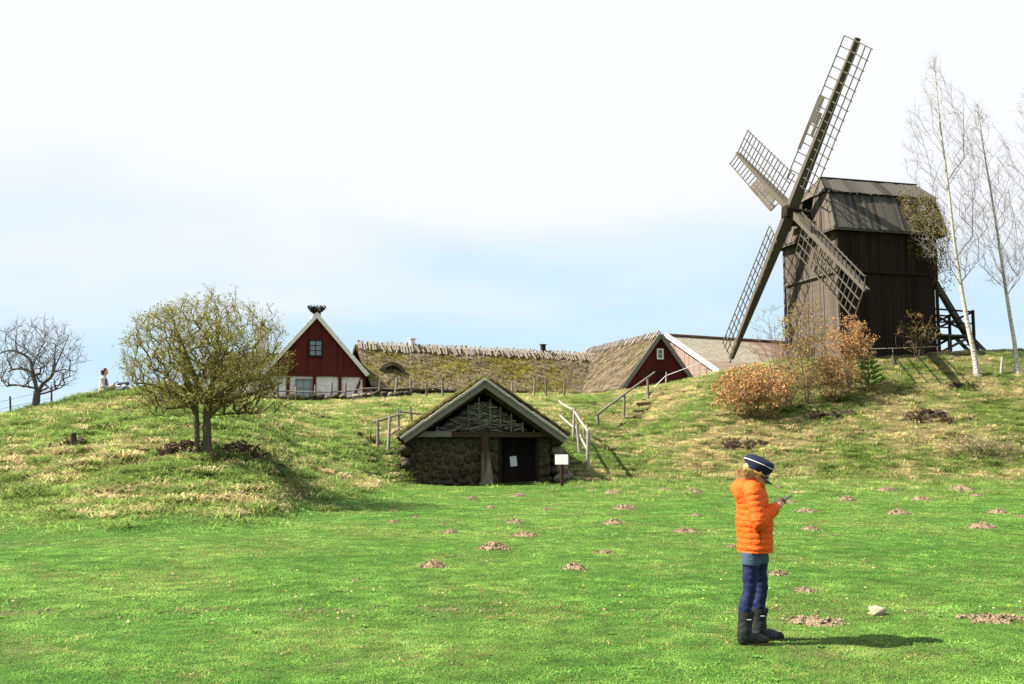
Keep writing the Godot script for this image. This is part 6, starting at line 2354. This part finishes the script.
	l.cap(Vector3(0.05, 0.12, -0.1), Vector3(0.36, 0.26, -0.16), 0.09, 0.068); l.cap(Vector3(0.36, 0.26, -0.16), Vector3(0.28, 0.07, -0.05), 0.064, 0.05)
	var lm := MB.new()
	l.add_to(lm, 0.014)
	part("trousers", lm.mesh(), rough(lin(0.6, 0.5, 0.4), tex(0.03, 87, [[0.0, grey(0.8)], [1.0, grey(1.0)]], 256), Vector3(4, 4, 4), wrinkle, 0.8), t)
	# bag and blanket
	var bg := thing("backpack", "navy and white backpack lying beside the seated person", "bag", on(-13.25, -34.0, 0.05))
	var f := Field.new()
	f.blend = 0.05
	f.cap(Vector3(-0.15, 0.12, 0), Vector3(0.2, 0.1, 0), 0.13, 0.1)
	f.cap(Vector3(-0.02, 0.22, 0), Vector3(0.12, 0.2, 0.05), 0.09, 0.08)
	var fm := MB.new()
	f.add_to(fm, 0.014)
	part("pouch", fm.mesh(), plain(lin(0.55, 0.58, 0.65), 0.8), bg)
	var g := Field.new()
	g.blend = 0.05
	g.cap(Vector3(-0.12, 0.27, 0.02), Vector3(0.16, 0.29, 0.04), 0.06, 0.08)
	g.cap(Vector3(0.1, 0.12, 0.1), Vector3(0.2, 0.1, 0.08), 0.08, 0.07)
	var gm := MB.new()
	g.add_to(gm, 0.014)
	part("flap", gm.mesh(), plain(lin(0.025, 0.035, 0.09), 0.7), bg)
	var sp := MB.new()
	sp.tube(PackedVector3Array([Vector3(-0.2, 0.15, 0.1), Vector3(-0.24, 0.3, 0.12), Vector3(-0.1, 0.36, 0.1)]), PackedFloat32Array([0.018, 0.018, 0.018]), 5)
	part("strap", sp.mesh(), plain(lin(0.02, 0.03, 0.07), 0.7), bg)
	var bl := MB.new()
	for x in 14:
		for z in 6:
			var q := []
			for o in [[0, 0], [0, 1], [1, 1], [1, 0]]:
				var px: float = -14.35 + (x + o[0]) * 0.1
				var pz: float = -34.4 + (z + o[1]) * 0.1
				q.append(Vector3(px, land(px, pz) + 0.045 + 0.012 * sin(px * 30.0 + pz * 9.0), pz))
			bl.quad(q[0], q[1], q[2], q[3])
			var dn := Vector3(0, -0.012, 0)
			bl.quad(q[3] + dn, q[2] + dn, q[1] + dn, q[0] + dn)
	solo("blanket", bl.mesh(), plain(lin(0.03, 0.025, 0.022), 0.9), "dark blanket spread under the seated person", "blanket")


# ---------------------------------------------------------------- small things on the ground
func mound(seed_: int, rad: float, tall: float, ragged: float) -> ArrayMesh:
	# a heap of crumbled earth: lumpy, steeper at the middle, with clods
	var f := noise(1.0, seed_, FastNoiseLite.TYPE_SIMPLEX_SMOOTH, 3)
	var r := rng(seed_)
	var mb := MB.new()
	var seg := 22
	var rings := 8
	var grid := []
	for i in rings + 1:
		var row := []
		for j in seg:
			var a := TAU * j / seg
			var q := float(i) / rings
			var edge := rad * (1.0 + ragged * f.get_noise_2d(cos(a) * 1.4, sin(a) * 1.4 + seed_))
			var d := edge * q
			var x := cos(a) * d
			var z := sin(a) * d * 0.85
			var y := tall * pow(maxf(0.0, cos(q * PI * 0.5)), 0.55) * (0.8 + 0.7 * f.get_noise_2d(x / rad * 2.5 + 7.0, z / rad * 2.5)) + tall * 0.3 * f.get_noise_2d(x / rad * 6.0, z / rad * 6.0) * (1.0 - q)
			row.append(Vector3(x, y - 0.03 * q, z))
		grid.append(row)
	for i in rings:
		for j in seg:
			var k := (j + 1) % seg
			var t := r.randf_range(0.85, 1.15)
			mb.col = Color(t, t, t)
			if i > 0:
				mb.tri(grid[i][j], grid[i][k], grid[i + 1][k])
			mb.tri(grid[i][j], grid[i + 1][k], grid[i + 1][j])
	mb.smooth()
	# clods
	for k in 60:
		var a := r.randf() * TAU
		var q := sqrt(r.randf()) * 1.2
		var s := rad * r.randf_range(0.05, 0.14)
		var p := Vector3(cos(a) * q * rad, tall * maxf(0.05, cos(q * 1.4)) * 0.9, sin(a) * q * rad * 0.85)
		var t := r.randf_range(0.7, 1.25)
		mb.col = Color(t, t, t)
		var b := Basis.from_euler(Vector3(r.randf() * 6.0, r.randf() * 6.0, r.randf() * 6.0))
		mb.box(Transform3D(b, p), Vector3(s, s * 0.7, s * 0.85), s * 0.2)
	return mb.mesh()


func molehills() -> Array:
	return [
		[-1.02, -13.12, 0.19, "tall crumbly molehill, frontmost of those below the hut"],
		[-0.27, -15.16, 0.24, "broad pale molehill directly below the hut's trunk post"],
		[0.22, -17.09, 0.23, "flat-topped molehill just behind and right of the broad pale one"],
		[-1.06, -17.61, 0.16, "small dark molehill below the hut's stone wall"],
		[0.79, -12.93, 0.18, "wide molehill below the white sign, frontmost there"],
		[1.34, -14.60, 0.15, "low molehill just behind and right of the wide one below the sign"],
		[1.91, -19.16, 0.21, "sunken double molehill in the middle of the field below the fence"],
		[2.55, -22.87, 0.26, "light brown molehill behind the sunken double one"],
		[3.03, -17.64, 0.22, "round molehill in open grass left of the person's elbow"],
		[0.06, -19.58, 0.18, "faint grassy molehill below the hut door"],
		[0.79, -22.94, 0.15, "tiny pale molehill below the white sign"],
		[0.17, -28.15, 0.26, "molehill nearest the hut's door"],
		[2.89, -28.86, 0.26, "molehill nearest the pale fence's end post"],
		[5.17, -28.86, 0.29, "double molehill at the foot of the bank below the steps"],
		[4.57, -30.35, 0.23, "small molehill at the bank's foot left of the double one"],
		[-1.06, -26.85, 0.19, "faint molehill closest to the hut's stone wall"],
		[-0.49, -23.56, 0.14, "tiny molehill below the hut's trunk post, halfway to the broad one"],
		[-1.32, -19.37, 0.10, "tiny dark molehill left below the hut's stone wall"],
		[-2.30, -19.58, 0.12, "small grass-grown molehill left of the hut, lowest of three"],
		[-1.97, -20.75, 0.10, "tiny brown molehill left of the hut, rightmost of three"],
		[-2.63, -22.35, 0.13, "small grass-grown molehill left of the hut, highest of three"],
		[2.38, -30.11, 0.17, "tiny molehill just right of the white sign's foot"],
		[3.81, -20.97, 0.13, "small pale molehill level with the person's shoulder, on the left"],
		[-1.81, -11.87, 0.08, "isolated flattened molehill in the empty left half of the field"],
		[3.33, -15.35, 0.09, "molehill half hidden behind the person's jacket back"],
		[3.24, -12.38, 0.14, "reddish molehill just right of the person's legs"],
		[6.40, -22.02, 0.25, "molehill right of the phone, nearer of the pair there"],
		[5.31, -18.00, 0.18, "molehill right of the orange jacket, below the phone"],
		[6.84, -24.80, 0.15, "small molehill right behind the phone"],
		[9.44, -30.35, 0.23, "low molehill at the bank's foot above and right of the phone"],
		[8.58, -25.89, 0.24, "faint molehill between the phone and the right-hand group"],
		[11.05, -29.83, 0.27, "small molehill at the bank's foot in the right half"],
		[10.45, -25.89, 0.29, "dark topped molehill highest among the right-hand group"],
		[8.21, -21.48, 0.24, "flat pale molehill in front of the dark topped one"],
		[13.23, -29.83, 0.40, "broad light molehill at the bank's foot below the birches"],
		[12.63, -27.51, 0.20, "small molehill touching the broad light one below the birches"],
		[10.44, -21.75, 0.22, "pale molehill close to the right edge"],
		[8.52, -18.37, 0.25, "large molehill nearest of the right-hand group"],
		[10.42, -20.73, 0.15, "molehill cut by the right edge of the view"],
		[8.28, -31.43, 0.19, "tiny molehill behind the person's face"],
	]


func patches() -> Array:
	return [
		[2.73, -9.29, 0.29, "large patch of dug-up bare earth beside the rubber boots"],
		[4.41, -9.40, 0.30, "large bare earth patch at the right edge of the field"],
		[3.18, -11.08, 0.15, "shallow worn molehill behind the large dug-up patch"],
	]


func clear_spots() -> void:
	for m in molehills():
		bare.append(Vector3(m[0], m[1], m[2] * 0.85))
	for m in patches():
		bare.append(Vector3(m[0], m[1], m[2] * 0.8))
	# no grass inside walls
	for b in [[18.9, -54.0, 3.6], [-1.2, -38.6, 3.0], [-2.2, -37.0, 1.6], [0.4, -37.2, 1.8], [-12.5, -66.5, 4.4]]:
		bare.append(Vector3(b[0], b[1], b[2]))


func make_molehills() -> void:
	var k := 0
	for m in molehills():
		k += 1
		solo("molehill", mound(400 + k, m[2], m[2] * (0.46 if k % 3 else 0.34), 0.5), M.soil, m[3], "molehill", "molehills in the field", on(m[0], m[1], 0.0))
	for m in patches():
		k += 1
		solo("bare_earth", mound(400 + k, m[2], 0.05, 0.9), M.soil, m[3], "earth patch", "", on(m[0], m[1], 0.0))
	var rk := lump(91, 0.075, 0.055, 0.05, 7, 11, 0.35)
	solo("white_stone", rk, rough(lin(0.6, 0.52, 0.4), tex(0.04, 92, [[0.0, grey(0.6)], [1.0, grey(1.0)]], 128), Vector3(6, 6, 6)), "small pale stone lying in the grass right of the dug-up patch", "stone", "", on(3.43, -9.61, 0.03))


# torn-up stumps and root hollows in the banks
func make_root(called: String, label: String, cat: String, at: Vector3, wide: float, tall: float, seed_: int, roots: int) -> void:
	var r := rng(seed_)
	var t := thing(called, label, cat, at)
	for k in int(5 + wide * 5):
		var s := tall * r.randf_range(0.28, 0.5)
		var x := r.randf_range(-0.5, 0.5) * wide
		var z := r.randf_range(-0.25, 0.12) * wide
		var p := Vector3(x, land(at.x + x, at.z + z) - at.y + r.randf_range(-0.22, 0.12) * tall, z)
		part("clod", lump(seed_ * 7 + k, s * r.randf_range(0.6, 1.2), s * 0.6, s * 0.7, 6, 9, 0.5), M.dark_soil if k % 3 else M.root, t, Transform3D(Basis(UP, r.randf() * TAU), p))
	var mb := MB.new()
	for k in roots:
		var x := r.randf_range(-0.55, 0.55) * wide
		var z := r.randf_range(-0.2, 0.22) * wide
		var p := Vector3(x, land(at.x + x, at.z + z) - at.y + r.randf_range(0.0, 0.42) * tall, z)
		var d := Vector3(r.randfn() * 0.6, r.randfn() * 0.5 - 0.5, absf(r.randfn()) * 0.6).normalized()
		var l := r.randf_range(0.12, 0.35) * minf(wide, 1.1)
		mb.col = Color(1, 1, 1) * r.randf_range(0.5, 2.6)
		mb.tube(PackedVector3Array([p, p + d * l * 0.5 + Vector3(0, 0.03, 0), p + d * l + Vector3(0, -0.05, 0.02)]), PackedFloat32Array([0.028, 0.02, 0.008]), 4, false)
	part("roots", mb.mesh(), M.root, t)


func make_roots() -> void:
	make_root("root_hollow", "dark torn-up stump with splintered wood high on the left slope", "stump", on(-11.3, -25.3, -0.02), 1.0, 0.42, 501, 40)
	var r := rng(77)
	var t := thing("broken_stump", "short broken grey stump standing at the torn-up hollow's end", "stump", on(-10.95, -25.1))
	post(t, on(-10.95, -25.1, -0.05), 0.4, 0.16, M.root, r, 0.2, "trunk")
	post(t, on(-11.08, -25.12, -0.05), 0.27, 0.12, M.root, r, 0.25, "splinter")
	post(t, on(-10.84, -25.05, -0.05), 0.2, 0.1, M.root, r, 0.25, "splinter")
	make_root("root_hollow", "row of dark rotten stump wood just left of the budding tree's trunk", "stump", on(-7.75, -23.7, -0.05), 0.75, 0.62, 502, 50)
	make_root("root_hollow", "heap of black roots and brush just right of the budding tree's trunk", "stump", on(-6.15, -24.0, -0.02), 1.15, 0.62, 503, 120)
	make_root("root_hollow", "small dark hollow at the right foot of the budding tree", "stump", on(-6.75, -23.3, -0.05), 0.5, 0.32, 504, 25)
	make_root("root_hollow", "small dark tussock hollow on the bank below the stone wall", "hollow", on(-7.6, -41.5, -0.05), 1.2, 0.32, 505, 30)
	make_root("root_hollow", "dark root clump on the bank above the navy cap", "stump", on(9.3, -40.2, -0.05), 1.5, 0.55, 506, 70)
	make_root("root_hollow", "dark crumbling hollow under the rusty shrubs", "hollow", on(13.9, -43.6, -0.08), 1.7, 0.6, 507, 60)
	make_root("root_hollow", "large dark eroded hollow in the middle of the right bank", "hollow", on(17.6, -42.8, -0.08), 2.0, 0.75, 508, 90)
	make_root("root_hollow", "tiny dark hole in the right bank left of the large hollow", "hollow", on(14.5, -41.6, -0.05), 0.8, 0.34, 509, 20)
	make_root("root_hollow", "dark earth scar below the taller birch's foot", "hollow", on(20.9, -46.6, -0.08), 1.4, 0.4, 510, 30)
	make_root("root_hollow", "dark gap in the bank left of the hut's eaves", "hollow", on(-5.3, -36.9, -0.05), 0.9, 0.34, 511, 20)
	# dark weeds on the left slope
	make_shrub("juniper_tuft", "small dark green tuft of weeds high on the left slope", on(-10.3, -29.6), Vector3(0.45, 0.5, 0.35), 6, 90, 700, [Color(0.05, 0.09, 0.025), Color(0.07, 0.11, 0.03)], 0.06, 512)
	make_shrub("bramble", "dry straw-coloured bramble with a green patch at the right bank's foot", on(18.2, -38.8), Vector3(1.9, 0.9, 0.8), 10, 200, 900, [Color(0.13, 0.2, 0.04), Color(0.4, 0.34, 0.2)], 0.07, 513)


func make_litter() -> void:
	var r := rng(88)
	# crumbs of earth along the rim of the path
	var cr := lump(95, 0.5, 0.36, 0.45, 4, 6, 0.4)
	var cp := []
	var cc := []
	for k in 330:
		var x := r.randf_range(-6.0, 6.0)
		var d := 9.75 + 0.3 * lumps.get_noise_2d(x * 0.7, 3.0) + r.randfn(0, 0.2)
		if r.randf() > 0.15 + worn(x, -d):
			continue
		cp.append(Transform3D(Basis(UP, r.randf() * TAU).scaled(Vector3.ONE * r.randf_range(0.012, 0.045)), on(x, -d, 0.0)))
		cc.append(Color(0.17, 0.135, 0.09) * r.randf_range(0.6, 1.5))
	sow("soil_crumbs", "crumbled brown earth along the worn rim of the path", cr, cp, cc, M.twig)
	# flat broad-leaved weeds
	var wd := MB.new()
	for k in 7:
		var a := TAU * k / 7.0 + 0.2 * (k % 2)
		var o := Vector3(cos(a), 0, sin(a))
		var q := o.cross(UP) * 0.016
		var up_ := Vector3(0, 0.022, 0)
		wd.tri(Vector3(0, 0.012, 0), o * 0.04 + q + up_, o * 0.075 + up_ * 0.6)
		wd.tri(Vector3(0, 0.012, 0), o * 0.075 + up_ * 0.6, o * 0.04 - q + up_)
	var wp := []
	var wc := []
	for k in 500:
		var d := r.randf_range(7.0, 18.0)
		var x := d * r.randf_range(-0.57, 0.57)
		if lumps.get_noise_2d(x * 1.1 + 20.0, d * 1.1) < 0.05:
			continue
		wp.append(Transform3D(Basis(UP, r.randf() * TAU).scaled(Vector3.ONE * r.randf_range(0.3, 0.75)), on(x, -d, 0.004)))
		wc.append(Color(0.08, 0.19, 0.025) * r.randf_range(0.7, 1.5))
	sow("broad_leaved_weeds", "flat rosettes of broad-leaved weeds in the near grass", wd.mesh(), wp, wc, M.leaf)
	var mb := MB.new()
	leaf(mb, Vector3.ZERO, 0.05, rng(3), Vector3(1, 0.1, 0))
	var mesh := mb.mesh()
	var p := []
	var c := []
	for k in 300:
		var d := r.randf_range(6.2, 20.0) if r.randf() < 0.45 else r.randfn(9.6, 0.35)
		var x := d * r.randf_range(-0.56, 0.56)
		p.append(Transform3D(Basis.from_euler(Vector3(r.randfn(0, 0.3), r.randf() * TAU, r.randfn(0, 0.3))).scaled(Vector3.ONE * r.randf_range(0.3, 0.8)), on(x, -d, 0.02)))
		c.append(Color(0.46, 0.36, 0.22) if r.randf() < 0.7 else Color(0.3, 0.19, 0.1))
	sow("fallen_leaves", "scattered dry pale leaves lying in the grass", mesh, p, c, M.leaf)
	# daisies: a few petals and a yellow heart
	var fl := MB.new()
	fl.col = Color(0.8, 0.8, 0.76)
	for k in 7:
		var a := TAU * k / 7.0
		var b := TAU * (k + 0.8) / 7.0
		fl.tri(Vector3(0, 0.05, 0), Vector3(cos(b), 3.4, sin(b)) * 0.014 + Vector3(0, 0.005, 0), Vector3(cos(a), 3.4, sin(a)) * 0.014)
	fl.col = Color(0.7, 0.5, 0.04)
	fl.box(Transform3D(Basis.IDENTITY, Vector3(0, 0.052, 0)), Vector3(0.009, 0.006, 0.009))
	var q := []
	var w := []
	for k in 420:
		var d := r.randf_range(9.5, 30.0)
		var x := d * r.randf_range(-0.56, 0.56)
		if shape_at(x, -d) > 0.25 or lumps.get_noise_2d(x * 0.8, d * 0.8) < -0.05:
			continue
		q.append(Transform3D(Basis(UP, r.randf() * TAU).scaled(Vector3.ONE * r.randf_range(0.8, 1.3)), on(x, -d, -0.005)))
		w.append(Color.WHITE if r.randf() < 0.75 else Color(1.0, 0.8, 0.1))
	sow("daisies", "tiny white and yellow flowers dotted over the field", fl.mesh(), q, w, M.leaf)


func make_sky() -> Environment:
	var e := Environment.new()
	var wd := 1024
	var ht := 512
	var im := Image.create(wd, ht, false, Image.FORMAT_RGBF)
	var f := noise(1.1, 61, FastNoiseLite.TYPE_SIMPLEX_SMOOTH, 5)
	var g := noise(0.5, 17, FastNoiseLite.TYPE_SIMPLEX_SMOOTH, 4)
	for y in ht:
		var up := (0.5 - (y + 0.5) / ht) * PI
		for x in wd:
			var a := (x + 0.5) / wd * TAU
			var d := Vector3(sin(a) * cos(up), sin(up), -cos(a) * cos(up))
			# a thin bright veil of cloud, drawn out level, with clear air low over the horizon
			var q := d / maxf(0.16, d.y + 0.16)
			var veil := 0.3 + 0.55 * f.get_noise_3d(q.x * 0.55, 0.0, q.z * 0.9) + 0.7 * g.get_noise_3d(q.x * 0.8, 5.0, q.z * 0.9)
			veil += 1.5 * smoothstep(0.06, 0.34, d.y) - 0.7 * smoothstep(0.5, 0.9, d.y)
			veil = 0.06 + 0.94 * smoothstep(0.05, 1.5, veil)
			var blue := Color(0.24, 0.45, 0.76).lerp(Color(0.6, 0.82, 0.95), exp(-maxf(d.y, 0.0) * 1.1))
			var c := blue.lerp(Color(0.9, 0.915, 0.955), veil)
			im.set_pixel(x, y, Color(c.r, c.g, c.b) * 0.36)
	var pm := PanoramaSkyMaterial.new()
	pm.panorama = ImageTexture.create_from_image(im)
	var sky := Sky.new()
	sky.sky_material = pm
	e.background_mode = Environment.BG_SKY
	e.sky = sky
	e.tonemap_mode = Environment.TONE_MAPPER_LINEAR
	e.tonemap_exposure = 3.0
	e.sdfgi_enabled = true
	e.ssao_enabled = true
	e.ssil_enabled = true
	return e


func _ready() -> void:
	var cam := Camera3D.new()
	cam.name = "camera"
	add_child(cam)
	cam.position = Vector3(0, 1.6, 0)
	cam.rotation = Vector3(atan(0.101), 0, 0)
	cam.fov = rad_to_deg(2.0 * atan(0.342))
	cam.near = 0.1
	cam.far = 6000.0
	cam.current = true
	var we := WorldEnvironment.new()
	we.name = "environment"
	we.environment = make_sky()
	add_child(we)
	var sun := DirectionalLight3D.new()
	sun.name = "sun"
	sun.light_energy = 1.6
	sun.light_color = Color(1.0, 0.955, 0.88)
	sun.light_angular_distance = 0.5
	sun.shadow_enabled = true
	add_child(sun)
	# high on the left and a little behind the camera
	var to_sun := Vector3(-cos(deg_to_rad(46.0)) * cos(deg_to_rad(4.0)), sin(deg_to_rad(46.0)), cos(deg_to_rad(46.0)) * sin(deg_to_rad(4.0)))
	sun.look_at_from_position(to_sun * 50.0, Vector3.ZERO, UP)
	make_materials()
	make_table()
	make_ground()
	make_mill()
	make_ivy()
	make_red_house()
	make_nest()
	make_longhouse()
	make_wing()
	make_barn()
	make_cottage()
	make_hut()
	make_fences()
	clear_spots()
	make_grass()
	make_lichen_tree()
	make_bare_tree()
	make_birches()
	make_shrubs()
	make_child()
	make_sitter()
	make_molehills()
	make_roots()
	make_litter()
